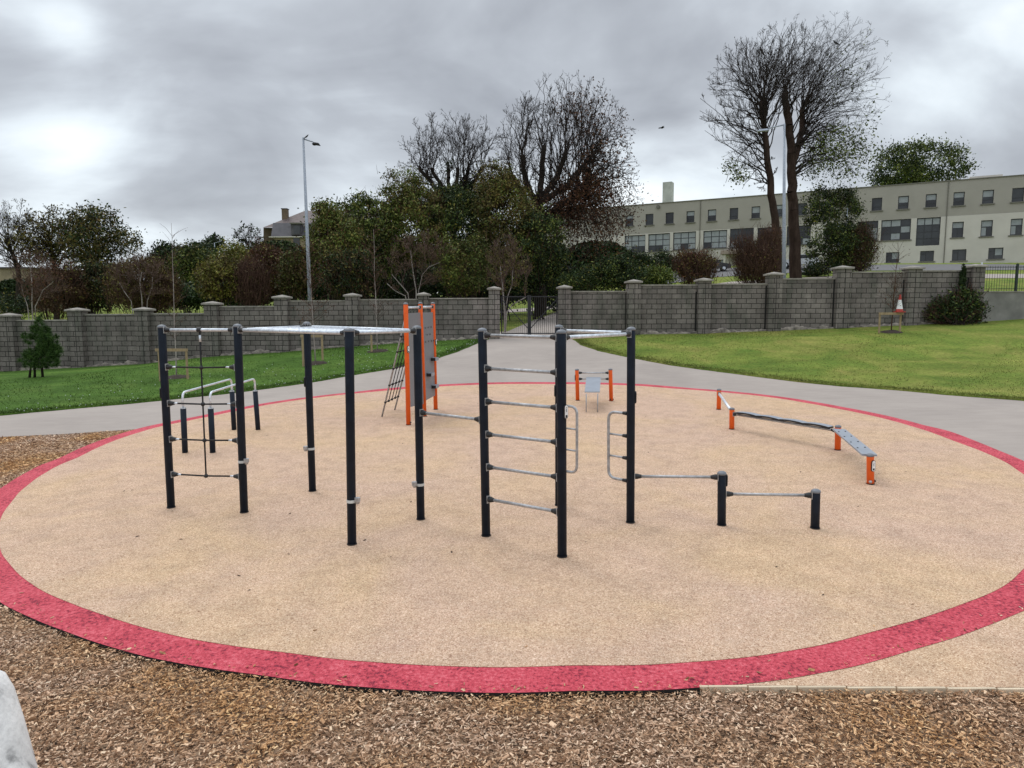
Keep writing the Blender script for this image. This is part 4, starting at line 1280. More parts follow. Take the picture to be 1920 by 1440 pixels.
GB = 'shrubs and small trees behind the left wall'
for a in [
    # u, Y, ells(u,v,ru,rv), clusters, leaves, size, mat, mat2, twigs, name, label
    (625, 40, [(632, 462, 50, 64), (608, 410, 22, 30)], 170, 9000, .085, 'leafgreen', ('leafolive', 4500), 700, 'leafy_tree', 'leafy green and olive tree just right of the tall lamp post'),
    (700, 43, [(700, 450, 60, 75), (665, 400, 45, 30)], 190, 9000, .09, 'leafgreen', ('leafdark', 5000), 500, 'leafy_tree', 'broad dark green tree behind the thin staked sapling nearest the climbing wall'),
    (775, 44, [(780, 425, 62, 75), (755, 360, 40, 40)], 190, 8500, .09, 'leafgreen', ('leafolive', 6500), 600, 'leafy_tree', 'tall olive-green tree with a pointed top, left of the ivy-clad trunks'),
    (860, 46, [(865, 435, 80, 72), (850, 385, 60, 30)], 260, 14000, .09, 'leafdark', ('leafgreen', 6500), 400, 'leafy_tree', 'dense dark green tree in front of the ivy-clad trunks'),
    (945, 45, [(945, 420, 62, 85), (930, 345, 30, 35)], 260, 13500, .09, 'leafolive', ('leafgreen', 5500), 700, 'leafy_tree', 'olive-brown tree covering the left foot of the fan-shaped tree'),
    (1010, 44, [(1010, 465, 50, 62), (1000, 520, 60, 30)], 170, 7500, .09, 'leafdark', ('leafgreen', 4000), 200, 'leafy_tree', 'dark evergreen tree directly behind the gate'),
    (560, 39, [(555, 515, 30, 36)], 90, 4500, .08, 'leafolive', ('leafgreen', 1800), 400, 'shrub', 'olive shrub close to the left of the tall lamp post'),
    (660, 37.5, [(655, 515, 50, 42)], 110, 4500, .075, 'leafdark', ('leafolive', 2500), 600, 'shrub', 'dark tangled shrub between tall lamp post and thin saplings'),
    (880, 38, [(870, 500, 50, 50)], 120, 5200, .075, 'leafgreen', ('leafolive', 2200), 200, 'shrub', 'yellow-flecked green shrub between the two birches by the gate'),
    (500, 42, [(500, 510, 38, 46)], 120, 5600, .08, 'leafrust', ('leafolive', 1200), 900, 'shrub', 'rust-red shrub below the old house'),
    (462, 38, [(470, 530, 26, 36)], 60, 1200, .06, 'leafbrown', None, 1800, 'shrub', 'fine grey-brown twiggy shrub in front of the rust-red one'),
    (410, 38, [(415, 525, 36, 40)], 90, 4200, .08, 'leafyellow', ('leafolive', 1800), 300, 'shrub', 'yellow-green shrub above the wall, beside the twiggy brown one'),
    (440, 62, [(450, 500, 36, 38)], 110, 4500, .12, 'leafyellow', ('leafgreen', 2200), 100, 'leafy_tree', 'bright yellow-green tree below the far bare one'),
    (350, 66, [(352, 500, 22, 34), (385, 505, 26, 36)], 90, 4200, .13, 'leafgreen', ('leafdark', 2200), 100, 'leafy_tree', 'mid green tree between the black conifers'),
    (180, 45, [(175, 540, 55, 42)], 130, 6500, .09, 'leafdark', ('leafolive', 3000), 500, 'shrub', 'dark green shrub under the left tree group'),
    (95, 43, [(110, 545, 45, 42)], 90, 2600, .08, 'leafbrown', ('leafrust', 1800), 1100, 'shrub', 'brownish shrub right of the leftmost white birch'),
    (270, 40, [(270, 535, 60, 50)], 130, 4200, .075, 'leafolive', ('leafbrown', 3000), 2200, 'shrub', 'broad olive-brown shrub with fine twigs above the third wall bay'),
    (20, 50, [(20, 572, 60, 14)], 60, 2600, .09, 'leafdark', None, 50, 'shrub', 'low dark shrub in front of the flat-roofed house'),
]:
    u, Y, es, nc, nl, sz, m1, m2, tw, nm, lab = a
    b = gz(u, Y)
    shrub(nm, lab, 'tree' if 'tree' in nm else 'shrub', b, [ell(*e, Y, 1.1) for e in es] + [ell(e[0] + RNG.uniform(-.6, .6) * e[2], e[1] - RNG.uniform(.6, .95) * e[3], e[2] * .3, e[3] * .35, Y, 1) for e in es for _ in range(3)], int(nc * 1.7), int(nl * 1.35), sz * .95, m1, fleck=int(nl * .12), sd=.0062 * Y, stems=16, twigs=tw, leaf2=m2, group=GB, sr=.035)

GR = 'shrubs behind the right wall'
for a in [
    (1110, 42, [(1110, 525, 60, 20), (1160, 515, 50, 26)], 120, 6500, .085, 'leafdark', ('leafgreen', 2500), 100, 'shrub', 'low dark shrub mass just right of the gate'),
    (1225, 44, [(1225, 520, 40, 16)], 60, 3000, .085, 'leafgreen', ('leafdark', 1200), 60, 'shrub', 'low mid green shrub above the second wall bay'),
    (1190, 58, [(1190, 495, 34, 20)], 70, 3400, .10, 'leafdark', None, 60, 'shrub', 'rounded dark shrub below the windows at the left end of the building'),
    (1243, 60, [(1243, 495, 20, 18)], 50, 2400, .10, 'leafdark', ('leafgreen', 500), 60, 'shrub', 'small round dark shrub beside the reddish one'),
    (1305, 45, [(1302, 505, 34, 26), (1285, 490, 16, 18), (1325, 488, 14, 20)], 60, 2000, .08, 'leafrust', ('leafolive', 1600), 1700, 'shrub', 'reddish shrub left of the parked black car'),
    (1420, 44, [(1420, 495, 40, 36), (1395, 465, 20, 26), (1440, 455, 20, 28)], 70, 1700, .07, 'leafbrown', ('leafrust', 1000), 3800, 'shrub', 'tall brown twiggy shrub in front of the leaning bare trunk'),
    (1528, 64, [(1530, 515, 20, 18)], 50, 2300, .10, 'leafdark', None, 60, 'shrub', 'small dark shrub beside the white car'),
    (1565, 60, [(1562, 430, 46, 75), (1590, 470, 40, 45), (1540, 385, 30, 30)], 190, 8500, .11, 'leafdark', ('leafgreen', 6500), 400, 'leafy_tree', 'dense ivy-green tree against the building right of the tall bare trees'),
    (1610, 59, [(1615, 465, 24, 40)], 60, 1200, .09, 'leafbrown', ('leafolive', 900), 1500, 'shrub', 'greyish twiggy shrub at the right edge of the ivy-green tree'),
]:
    u, Y, es, nc, nl, sz, m1, m2, tw, nm, lab = a
    b = gz(u, Y)
    shrub(nm, lab, 'tree' if 'tree' in nm else 'shrub', b, [ell(*e, Y, 1.1) for e in es] + [ell(e[0] + RNG.uniform(-.6, .6) * e[2], e[1] - RNG.uniform(.6, .9) * e[3], e[2] * .3, e[3] * .3, Y, 1) for e in es for _ in range(2)], int(nc * 1.6), int(nl * 1.35), sz * .95, m1, fleck=int(nl * .05), sd=.0062 * Y, stems=14, twigs=tw, leaf2=m2, group=GR)

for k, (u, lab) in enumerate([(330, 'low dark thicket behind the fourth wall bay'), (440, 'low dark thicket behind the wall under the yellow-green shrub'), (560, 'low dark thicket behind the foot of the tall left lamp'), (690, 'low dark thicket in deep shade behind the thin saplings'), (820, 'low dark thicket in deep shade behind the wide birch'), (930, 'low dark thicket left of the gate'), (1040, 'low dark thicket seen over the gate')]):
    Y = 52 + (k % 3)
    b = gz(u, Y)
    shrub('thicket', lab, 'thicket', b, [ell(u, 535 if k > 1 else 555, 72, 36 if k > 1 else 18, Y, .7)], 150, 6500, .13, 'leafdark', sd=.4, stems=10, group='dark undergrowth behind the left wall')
# tree behind the building
Y = 135
b = (at_y(1720, 500, Y).x, Y, T(at_y(1720, 500, Y).x, Y))
shrub('leafy_tree', 'round green tree rising behind the roof of the long building', 'tree', b, [ell(1725, 310, 88, 42, Y, 1), ell(1690, 330, 60, 30, Y, 1)], 150, 9000, .24, 'leafgreen', sd=1.1, leaf2=('leafdark', 6000), stems=20, sr=.25, stem_base=.6)
# conifers and far trees, left
for (u, v, ru, rv, Y, lab) in [(312, 488, 24, 28, 72, 'rounded black conifer, leftmost of the dark ones'), (368, 492, 16, 34, 78, 'narrow black conifer behind the mid green tree'), (391, 490, 12, 32, 84, 'slim black conifer next to the far street lamp')]:
    b = gz(u, Y)
    shrub('conifer', lab, 'tree', b, [ell(u, v, ru, rv, Y, 1), ell(u, v + 25, ru * .9, rv * .7, Y, 1)], 100, 8000, .16, 'leafdark', sd=.45, stems=8, group='dark conifers beyond the left lawn', surf=1)
for (u, v, ru, rv, Y, lab, nm) in [(465, 448, 28, 26, 130, 'far umbrella-shaped bare tree left of the old house', 'bare_tree'), (400, 458, 20, 16, 125, 'far flat-topped pine beside the slim conifer', 'pine_tree'), (340, 470, 16, 9, 120, 'small far bare tree between the black conifers', 'bare_tree')]:
    b = gz(u, Y)
    tree(nm, lab, 'tree', b, [[np.array((b[0], Y, b[2]))] + chain([(u, v + rv + 18), (u, v + rv + 5)], Y)], [ell(u, v, ru, rv, Y)], 16, .6, .9, .03, .3, 2, 1.4, 'bark', 'twig', leaf=[('leafdark', 900 if nm == 'pine_tree' else 260, .28, None, .3)], surf=1.5, twr=.03)
# hedge across the far left
hb = gz(240, 75)
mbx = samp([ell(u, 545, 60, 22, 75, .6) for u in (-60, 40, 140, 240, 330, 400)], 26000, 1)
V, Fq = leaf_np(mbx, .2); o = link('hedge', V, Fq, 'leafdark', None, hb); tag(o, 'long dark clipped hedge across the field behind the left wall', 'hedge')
mbx = samp([ell(u, 508, 80, 56, 96, .5) for u in (520, 640, 760, 880, 1000, 1120)], 85000, 0)
V, Fq = leaf_np(mbx, .3); o = link('woodland', V, Fq, 'leafdark', None, gz(800, 96)); tag(o, 'dark far-off wood seen between the trees in the middle', 'wood', kind='stuff')


# white birches behind the wall
def birch(label, base_uv, Y, stems, ells, nl, leafm, tw):
    b = gz(base_uv, Y); starts = []
    for s in stems:
        starts.append([np.array((b[0] + (s[0][0] - base_uv) / F * Y * .5, Y, b[2] - .1))] + chain(s, Y))
    tree('birch_tree', label, 'tree', b, starts, [ell(*e, Y, 1) for e in ells], 30, .22, .34, .009, .042, 3, .8, 'birch', 'birchtwig', leaf=[(leafm, nl, .05, None, .12)], surf=1, twr=.006, group='white birches behind the wall', nsec=7, nter=5, limb_r=.5)


birch('white-stemmed birch behind the wall at the left end, reddish twigs', 60, 38, [[(60, 570), (60, 530), (57, 500)], [(66, 575), (80, 545), (100, 528)], [(52, 575), (45, 555), (40, 535)]], [(62, 510, 34, 45), (85, 535, 35, 22)], 900, 'leafrust', 1)
birch('white multi-stemmed birch behind the wall above the third pier', 266, 38, [[(266, 560), (262, 530), (266, 510)], [(276, 565), (285, 540), (286, 520)], [(246, 565), (232, 545), (224, 530)]], [(262, 520, 50, 40), (285, 540, 32, 26)], 900, 'leafbrown', 1)
birch('wide white-branched birch above the orange climbing wall', 785, 37, [[(780, 545), (773, 500), (770, 470)], [(785, 545), (792, 515), (805, 500), (825, 492)], [(765, 550), (748, 530), (735, 515)], [(760, 555), (740, 545), (726, 532)]], [(785, 475, 58, 42), (810, 495, 38, 34), (745, 520, 30, 26)], 1500, 'leafbrown', 1)
birch('white birch seen through the left leaf of the gate', 946, 34.5, [[(946, 590), (943, 540), (938, 500)], [(948, 580), (952, 555), (960, 535), (962, 500)], [(950, 585), (962, 570), (985, 558)]], [(950, 495, 36, 52), (970, 510, 26, 42)], 1500, 'leafolive', 1)


# ------------------------------------------------------------------ staked saplings on the lawns
def sapling(label, tu, tv, topu, topv, stakes, railv, mound, leafm=None, nleaf=0, twig_rows=(640, 430), name='staked_sapling', bush=0, tl=.35):
    b = B2(tu, tv); root = thing(name, b, label, 'sapling', 'young staked saplings on the lawns')
    tp = at_y(topu, topv, b.y); m = 10; pts = []
    for i in range(m + 1):
        t = i / m; q = b.lerp(tp, t); pts.append(q + Vector((noise.noise(Vector((t * 4, tu, 0))) * .06 * t, noise.noise(Vector((t * 4, tu, 9))) * .06, 0)))
    pts[0] = b - Vector((0, 0, .05))
    MB().tube(pts, [.026 * (1 - .8 * i / m) for i in range(m + 1)], 7).obj('trunk', 'birch' if not bush else 'twigbrown', root, smooth=True)
    n = 75; P = []; D = []
    H = (tp - b).length
    for i in range(n):
        t = .25 + .7 * (RNG.random() if not bush else RNG.random() ** 1.6); k = min(m - 1, int(t * m)); q = pts[k].lerp(pts[k + 1], t * m - k); P.append(q)
        a = RNG.uniform(0, 2 * math.pi); D.append((math.cos(a), math.sin(a), RNG.uniform(.5, 1.3)))
    P = np.array(P); D = np.array(D); D /= np.linalg.norm(D, axis=1, keepdims=True); L = RNG.uniform(.4, 1.2, (n, 1)) * tl
    Q = P + D * L; Q2 = Q + (D + RNG.normal(0, .3, D.shape)) * L * .6
    V, Fq = merge([tubes_np(P, Q, np.full(n, .007), np.full(n, .005), 3), tubes_np(Q, Q2, np.full(n, .005), np.full(n, .003), 3)]); link('crown', V, Fq, 'twigbrown', root)
    if nleaf:
        LP = np.concatenate([Q, Q2]); LP = LP[RNG.integers(0, len(LP), nleaf)] + RNG.normal(0, .09, (nleaf, 3)); V, Fq = leaf_np(LP, .035); link('leaves', V, Fq, leafm, root)
    rp = []
    for (su, sv) in stakes:
        s = B2(su, sv); z = zat(s.x, s.y, railv); MB().tube([s - Vector((0, 0, .1)), (s.x, s.y, z + .04)], .042, 8).obj('stake', 'woodpale', root); rp.append(Vector((s.x, s.y, z)))
    if len(rp) > 1:
        d = (rp[1] - rp[0]).normalized(); MB().box((rp[0] + rp[1]) / 2 + Vector((0, -.06, 0)), ((rp[1] - rp[0]).length + .16, .035, .10), d.to_track_quat('X', 'Z').to_matrix()).obj('cross_rail', 'woodpale', root)
    md = MB(); n = 22; vs = [(b.x, b.y, b.z + .11)]
    rings = 4
    for r in range(1, rings + 1):
        for j in range(n):
            a = 2 * math.pi * j / n; rr_ = mound * r / rings * (1 + .2 * noise.noise(Vector((math.cos(a) * 2, math.sin(a) * 2, tu)))); xx, yy = b.x + rr_ * math.cos(a), b.y + rr_ * math.sin(a) * .8
            vs.append((xx, yy, T(xx, yy) + .025 + .09 * (1 - (r / rings) ** 2) + .02 * noise.noise(Vector((xx * 12, yy * 12, 0)))))
    fs = [(0, 1 + j, 1 + (j + 1) % n) for j in range(n)] + [(1 + (r - 1) * n + j, 1 + r * n + j, 1 + r * n + (j + 1) % n, 1 + (r - 1) * n + (j + 1) % n) for r in range(1, rings) for j in range(n)]
    md.add(vs, fs).obj('soil_mound', 'soil', root)
    return root, rp


sapling('tall thin bare sapling between two stakes, behind the rope net', 331, 709, 321, 418, [(352, 712), (301, 716)], 656, .5, 'leafbrown', 60, tl=.4)
sapling('thin sapling with brown leaves in a stake frame, behind the second monkey bar post', 592, 683, 577, 450, [(569, 688), (605, 676)], 630, .45, 'leafrust', 420, tl=.55)
sapling('thin sapling with one stake, just left of the orange climbing wall', 708, 660, 700, 430, [(697, 662)], 630, .45, 'leafrust', 180, tl=.5)
r_, rp = sapling('young sapling in a timber frame on the right lawn', 1671, 624, 1684, 455, [(1648, 626), (1687, 624)], 588, .45, 'leafrust', 130, bush=1, tl=.45)
# traffic cone standing on the frame's rail
q = rp[1] + Vector((-.10, -.06, .055))
cone = thing('traffic_cone', q, 'red and white traffic cone sitting on the sapling frame by the wall', 'cone')
M['conered'] = plain('cone_red', (.42, .035, .025), .5); 
MB().box(q + Vector((0, 0, .02)), (.34, .34, .04)).obj('base', 'conered', cone)
MB().tube([q + Vector((0, 0, .04)), q + Vector((0, 0, .14))], [.145, .125], 16).obj('lower_band', 'conered', cone)
MB().tube([q + Vector((0, 0, .14)), q + Vector((0, 0, .52))], [.125, .06], 16).obj('reflective_sleeve', 'white', cone)
MB().tube([q + Vector((0, 0, .52)), q + Vector((0, 0, .74))], [.06, .03], 16).obj('tip', 'conered', cone)

# small pine on the left lawn
b = B2(80, 708); root = thing('young_pine', b, 'bushy young pine on the left lawn in front of the wall', 'pine tree')
for dx, h in ((0, 1.9), (-.3, 1.2), (-.5, .8)): MB().tube([b + Vector((dx, .05 * dx, -.05)), b + Vector((dx * .7, 0, h))], [.05, .02], 7).obj('trunk', 'bark', root, smooth=True)
Yp = b.y; C = samp([ell(75, 640, 22, 30, Yp, 1), ell(76, 612, 11, 20, Yp, 1), ell(80, 663, 32, 16, Yp, 1), ell(52, 632, 12, 12, Yp, 1), ell(60, 680, 16, 14, Yp, 1), ell(102, 662, 12, 14, Yp, 1), ell(72, 602, 8, 12, Yp, 1), ell(92, 640, 16, 24, Yp, 1), ell(50, 672, 14, 14, Yp, 1), ell(100, 680, 12, 12, Yp, 1), ell(78, 682, 20, 12, Yp, 1)], 300, 1.2)
n = 24000; k = RNG.integers(0, len(C), n); d = RNG.normal(0, 1, (n, 3)) + np.array([0, 0, .7]); d /= np.linalg.norm(d, axis=1, keepdims=True)
P = C[k]; L = RNG.uniform(.09, .17, (n, 1)); s = np.cross(d, RNG.normal(0, 1, (n, 3))); s /= np.linalg.norm(s, axis=1, keepdims=True); s *= .006
V = np.stack([P - s, P + s, P + d * L + s * .4, P + d * L - s * .4], 1).reshape(-1, 3); link('needles', V, np.arange(n * 4).reshape(-1, 4), 'needle', root)

# dark bush against the wall, right
b = B2(1795, 609); Yb = b.y + .3
root = shrub('spiky_bush', 'low dark spreading bush against the block wall, below the railings', 'bush', tuple(b), [ell(1795, 580, 50, 26, Yb, .8), ell(1810, 565, 26, 24, Yb, .6), ell(1760, 590, 26, 14, Yb, .6)], 130, 6500, .07, 'leafdark', sd=.2, stems=60, twigs=900, leaf2=('leafgreen', 900), sr=.014, tw=.5)
n = 900; C = samp([ell(1806, 525, 6, 30, YW - .12, .4)], n, 0); C[:, 1] = YW - .03 - RNG.random(n) * .12
V, Fq = leaf_np(C, .055); link('climbing_ivy', V, Fq, 'leafdark', root)

# ------------------------------------------------------------------ long building
A_ = Vector((66.9, 89.0)); B_ = Vector((19.6, 114.0)); FD = (A_ - B_).normalized(); FN = Vector((FD.y, -FD.x))   # FN points to the viewer
Z0 = 8.3
borg = Vector((B_.x, B_.y, Z0))
bld = thing('long_building', borg, 'long cream and grey three-storey institutional building with flat roof on the right', 'building')


def fac(u, v):
    """facade coordinates (s, z) of a pixel"""
    d = ray(u, v); n3 = Vector((FN.x, FN.y, 0)); t = (Vector((B_.x, B_.y, 0)) - CAM).dot(n3) / d.dot(n3); P = CAM + d * t
    return (Vector((P.x, P.y)) - B_).dot(FD), P.z


def W3(s, z, o=0.): return Vector((B_.x + FD.x * s + FN.x * o, B_.y + FD.y * s + FN.y * o, z))


def frect(u0, u1, v0, v1):
    a, b = fac(u0, (v0 + v1) / 2), fac(u1, (v0 + v1) / 2); um = (u0 + u1) / 2
    return (a[0], b[0], fac(um, v1)[1], fac(um, v0)[1])


S0 = fac(1010, 480)[0]; S1 = fac(2150, 480)[0]
zroof = (fac(1220, 381)[1] + fac(1900, 333)[1]) / 2; zband = (fac(1220, 438)[1] + fac(1900, 397.5)[1]) / 2
up_w = [(1173, 1187.5, 404, 424), (1210.4, 1225, 401.7, 422.5), (1248, 1263, 398.5, 420), (1287, 1302, 395.6, 417.5), (1327, 1342.7, 393, 415), (1368, 1384, 390, 411.7), (1409, 1425, 387, 409.6), (1452.5, 1467.5, 384, 406.5),
        (1496, 1513, 381, 404), (1541, 1558, 378, 401), (1587, 1605, 374.5, 397.5), (1634.6, 1653.8, 371, 393.8), (1684, 1703.8, 367, 391), (1735.6, 1756, 363, 388), (1787.7, 1808.5, 359.6, 384.4), (1842, 1863.3, 355.6, 381), (1897.5, 1920, 352, 377.5), (1957, 1981, 348, 374)]
mid_w = [(1171, 1210, 441, 473, 'b'), (1215.4, 1256, 438, 471.5, 'b'), (1262, 1304.6, 435, 468, 'b'), (1318.5, 1363, 432, 465.4, 'b'), (1368.5, 1413, 428, 464, 'd'), (1420, 1465, 426, 461.7, 'd'), (1475, 1520, 423, 459, 'd'), (1548, 1598, 418, 455, 'd'), (1608, 1646, 414.6, 452, 'd'),
         (1652, 1707.5, 411.5, 450, 'd'), (1718, 1762.7, 408, 460.4, 't'), (1785, 1806.5, 416, 445, 's'), (1839, 1861, 413, 443, 's'), (1894.6, 1917, 410, 440.6, 's'), (1953, 1977, 407, 438, 's')]
low_w = [(1342, 1361.5, 487, 506, 'l'), (1661, 1686, 473, 492, 'l'), (1725, 1751, 470.4, 489.6, 'l'), (1785, 1811.7, 467.7, 488.5, 'l'), (1853, 1881, 464.6, 485.4, 'l'), (1925, 1953, 461, 482, 'l')]
ups = [frect(*w) for w in up_w]; mids = [(frect(*w[:4]), w[4]) for w in mid_w]; lows = [(frect(*w[:4]), w[4]) for w in low_w]
uz0 = float(np.median([w[2] for w in ups])); uz1 = float(np.median([w[3] for w in ups]))
ups = [(a, b, uz0, uz1) for a, b, _, _ in ups]


def holed(name, s0, s1, z0, z1, holes, mat, off, depth=.22):
    ss = sorted(set([s0, s1] + [h for w in holes for h in w[:2]])); zs = sorted(set([z0, z1] + [h for w in holes for h in w[2:4]]))
    m = MB()
    for i in range(len(ss) - 1):
        for j in range(len(zs) - 1):
            cs, cz = (ss[i] + ss[i + 1]) / 2, (zs[j] + zs[j + 1]) / 2
            if any(w[0] < cs < w[1] and w[2] < cz < w[3] for w in holes): continue
            m.add([W3(ss[i], zs[j], off), W3(ss[i + 1], zs[j], off), W3(ss[i + 1], zs[j + 1], off), W3(ss[i], zs[j + 1], off)], [(0, 1, 2, 3)])
    for a, b, c, d_ in [w[:4] for w in holes]:
        q = [(a, c), (b, c), (b, d_), (a, d_)]
        for k in range(4):
            (s_, z_), (s2_, z2_) = q[k], q[(k + 1) % 4]
            m.add([W3(s_, z_, off), W3(s2_, z2_, off), W3(s2_, z2_, off - depth), W3(s_, z_, off - depth)], [(0, 1, 2, 3)])
    return m.obj(name, mat, bld)


def fbox(m, s0, s1, z0, z1, o0, o1):
    vs = [W3(s, z, o) for o in (o0, o1) for s, z in ((s0, z0), (s1, z0), (s1, z1), (s0, z1))]
    return m.add(vs, [(3, 2, 1, 0), (4, 5, 6, 7), (0, 1, 5, 4), (1, 2, 6, 5), (2, 3, 7, 6), (3, 0, 4, 7)])


holed('upper_wall', S0, S1, zband, zroof, ups, 'greywall', 0)
lw = holed('lower_wall', S0, S1, Z0 - 2, zband - .01, [w[0] for w in mids] + [w[0] for w in lows], 'creamwall', .03)
m = MB(); 
for off_s, f in ((S0, 0), (S1, 0)): m.add([W3(off_s, Z0 - 2, .0), W3(off_s, zroof, .0), W3(off_s, zroof, -14), W3(off_s, Z0 - 2, -14)], [(0, 1, 2, 3)])
m.add([W3(S0, zroof - .05, 0), W3(S1, zroof - .05, 0), W3(S1, zroof - .05, -14), W3(S0, zroof - .05, -14)], [(0, 1, 2, 3)])
m.add([W3(S0, zroof, -14), W3(S1, zroof, -14), W3(S1, Z0 - 2, -14), W3(S0, Z0 - 2, -14)], [(0, 1, 2, 3)])
m.obj('rear_walls', 'greywall', bld)
fbox(MB(), S0, S1, zroof, zroof + .12, -.3, .12).obj('roof_coping', 'sill', bld)
fbox(MB(), fac(1262, 500)[0] - 400, 0, 0, 0, 0, 0)
for u in (1312, 1772): s = fac(u, 450)[0]; fbox(MB(), s - .05, s + .05, Z0, zroof - .05, .03, .12).obj('drain_pipe', 'sill', bld)
s = fac(1850, 400)[0]; fbox(MB(), s - 2.0, s + 1.6, zroof + .1, zroof + .55, -4, -1.2).obj('roof_box', 'creamwall', bld)


def window(w, kind):
    a, b, c, d_ = w; W, H = b - a, d_ - c; fr = MB(); dp = -.19; t = .07
    for q in ((a, b, c, c + t), (a, b, d_ - t, d_), (a, a + t, c + t, d_ - t), (b - t, b, c + t, d_ - t)): fbox(fr, *q, dp - .05, dp + .02)
    bars = []; bl = []
    if kind in 'bdt':
        nr = 4 if kind == 't' else 3
        for k in (1, 2): fbox(fr, a + W * k / 3 - t / 2, a + W * k / 3 + t / 2, c + t, d_ - t, dp - .04, dp + .015)
        zs = [c + t + (H - 2 * t) * k / nr for k in range(nr + 1)]
        for k in range(1, nr): fbox(fr, a + t, b - t, zs[k] - t / 2, zs[k] + t / 2, dp - .035, dp + .01)
        for i in range(3):
            for j in range(nr):
                if (kind == 'b' and (j > 0 or random.random() < .45)) or (kind == 't' and j == nr - 1) or (kind == 'd' and random.random() < .12):
                    bl.append((a + t + (W - 2 * t) * i / 3 + .05, a + t + (W - 2 * t) * (i + 1) / 3 - .05, zs[j] + .05, zs[j + 1] - .05))
    elif kind == 's':
        fbox(fr, a + t, b - t, c + H * .6 - t / 2, c + H * .6 + t / 2, dp - .04, dp + .015); fbox(fr, a + W * .5 - t / 2, a + W * .5 + t / 2, c + t, c + H * .6, dp - .04, dp + .014)
        bl.append((a + t + .03, b - t - .03, c + H * .62, d_ - t - .03))
        if random.random() < .6: bl.append((a + t + .03, a + W * .47, c + t + .05, c + H * .56))
    elif kind == 'u':
        fbox(fr, a + t, b - t, c + H * .3 - t / 2, c + H * .3 + t / 2, dp - .04, dp + .015)
        if random.random() < .6: bl.append((a + t + .03, b - t - .03, d_ - t - (.15 + .35 * random.random()) * H, d_ - t - .03))
    elif kind == 'l':
        fbox(fr, a + W * .42 - t / 2, a + W * .42 + t / 2, c + t, d_ - t, dp - .04, dp + .015); fbox(fr, a + t, a + W * .4, c + H * .68, c + H * .68 + t, dp - .04, dp + .014)
        if random.random() < .7: bl.append((a + W * .47, b - t - .04, c + H * .35, d_ - t - .04))
    f = fr.obj('window', 'frame', bld)
    MB().add([W3(a, c, dp - .03), W3(b, c, dp - .03), W3(b, d_, dp - .03), W3(a, d_, dp - .03)], [(0, 1, 2, 3)]).obj('pane', 'glass', f)
    if bl:
        m = MB()
        for q in bl: fbox(m, *q, dp - .028, dp - .022)
        m.obj('blind', 'blind', f)
    if kind != 't' : fbox(MB(), a - .18, b + .18, c - .16, c - .01, -.1, .16).obj('sill', 'sill', f)


for w in ups: window(w, 'u')
for w, k in mids + lows: window(w, k)
# roof chimney
s, _z = fac(1253, 380); zc = fac(1253, 341)[1]
for _ in range(12): s += (1253 - pix(W3(s, zc, -5.75))[0]) * .05
for _ in range(12): zc += (pix(W3(s, zc + .6, -5.0))[1] - 341) * .04
cm = MB(); fbox(cm, s - .75, s + .75, zroof - .1, zc + .6, -6.5, -5.0); cm.obj('chimney', plain('green_stained_render', (.40, .42, .36), .9, 0, .22, .7), bld)
s, z = fac(1234.5, 388); MB().tube([W3(s, z, .0), W3(s, z, .3)], .3, 14).obj('wall_lamp', 'sill', bld)
# porch
s = fac(1367, 490)[0]; fbox(MB(), s - .9, s + 3.2, fac(1370, 478)[1], fac(1370, 471)[1], .03, 2.2).obj('porch_roof', plain('porch_render', (.30, .24, .2), .9), bld)
for k in (0, 3.0): fbox(MB(), s - .5 + k, s - .2 + k, Z0 - 1.5, fac(1370, 478)[1], 1.6, 1.9).obj('porch_post', 'creamwall', bld)

# ------------------------------------------------------------------ old house, far left
Y = 130.


def Q(u, v, dy=0.): return at_y(u, v, Y + dy)


hs = thing('old_house', (Q(560, 480).x, Y, T(-30, 130)), 'old stone house with slate mansard roof and chimney behind the trees', 'house')


def prism(front, dep, mat, name):
    n = len(front); back = [p + Vector((0, dep, 0)) for p in front]
    return MB().add(front + back, [tuple(range(n)), tuple(range(n, 2 * n))[::-1]] + [(i, n + i, n + (i + 1) % n, (i + 1) % n) for i in range(n)]).obj(name, mat, hs)


zg = 500
prism([Q(512, zg), Q(720, zg), Q(720, 443), Q(512, 443)], 14, 'stone', 'wall')
prism([Q(494, zg, 6), Q(512, zg, 6), Q(512, 427, 6), Q(494, 427, 6)], 10, 'brownstone', 'side_wall')
# mansard skirt slopes back
a, b, c, d_ = Q(508, 444, -.4), Q(722, 444, -.4), Q(722, 418, 1.6), Q(512, 418, 1.6)
MB().add([a, b, c, d_, a + Vector((0, 14, 0)), b + Vector((0, 14, 0)), c + Vector((0, 10, 0)), d_ + Vector((0, 10, 0))], [(0, 1, 2, 3), (4, 7, 6, 5), (0, 3, 7, 4), (1, 5, 6, 2)]).obj('mansard_roof', 'slate', hs)
rf = MB().add([Q(493, 427, 1), Q(735, 418, 1), Q(720, 394, 8), Q(572, 395, 8), Q(494, 426, 16), Q(735, 418, 16)], [(0, 1, 2, 3), (0, 3, 4), (3, 2, 5, 4), (1, 5, 2), (0, 4, 5, 1)]).obj('roof', 'slate2', hs)
for u, v0, v1 in ((535, 397, 412), (719, 384, 396)):
    q = Q(u, (v0 + v1) / 2, 5); hh = (v1 - v0) / F * Y; ch = MB().box(q, (1.0, 1.2, hh + 1.0)).obj('chimney', 'brownstone', rf); MB().box(q + Vector((0, 0, hh / 2 + .5)), (1.2, 1.4, .15)).obj('chimney_cap', 'slate', rf)
dm = MB().box(Q(557, 430, .2), (1.8, 1.6, 2.2)).obj('dormer', 'slate', hs); MB().box(Q(557, 431, -.65), (1.1, .1, 1.5)).obj('dormer_window', 'glass', dm)
MB().box(Q(557, 419.5, -.1), (2.2, 2.0, .2)).obj('dormer_roof', 'sill', dm)
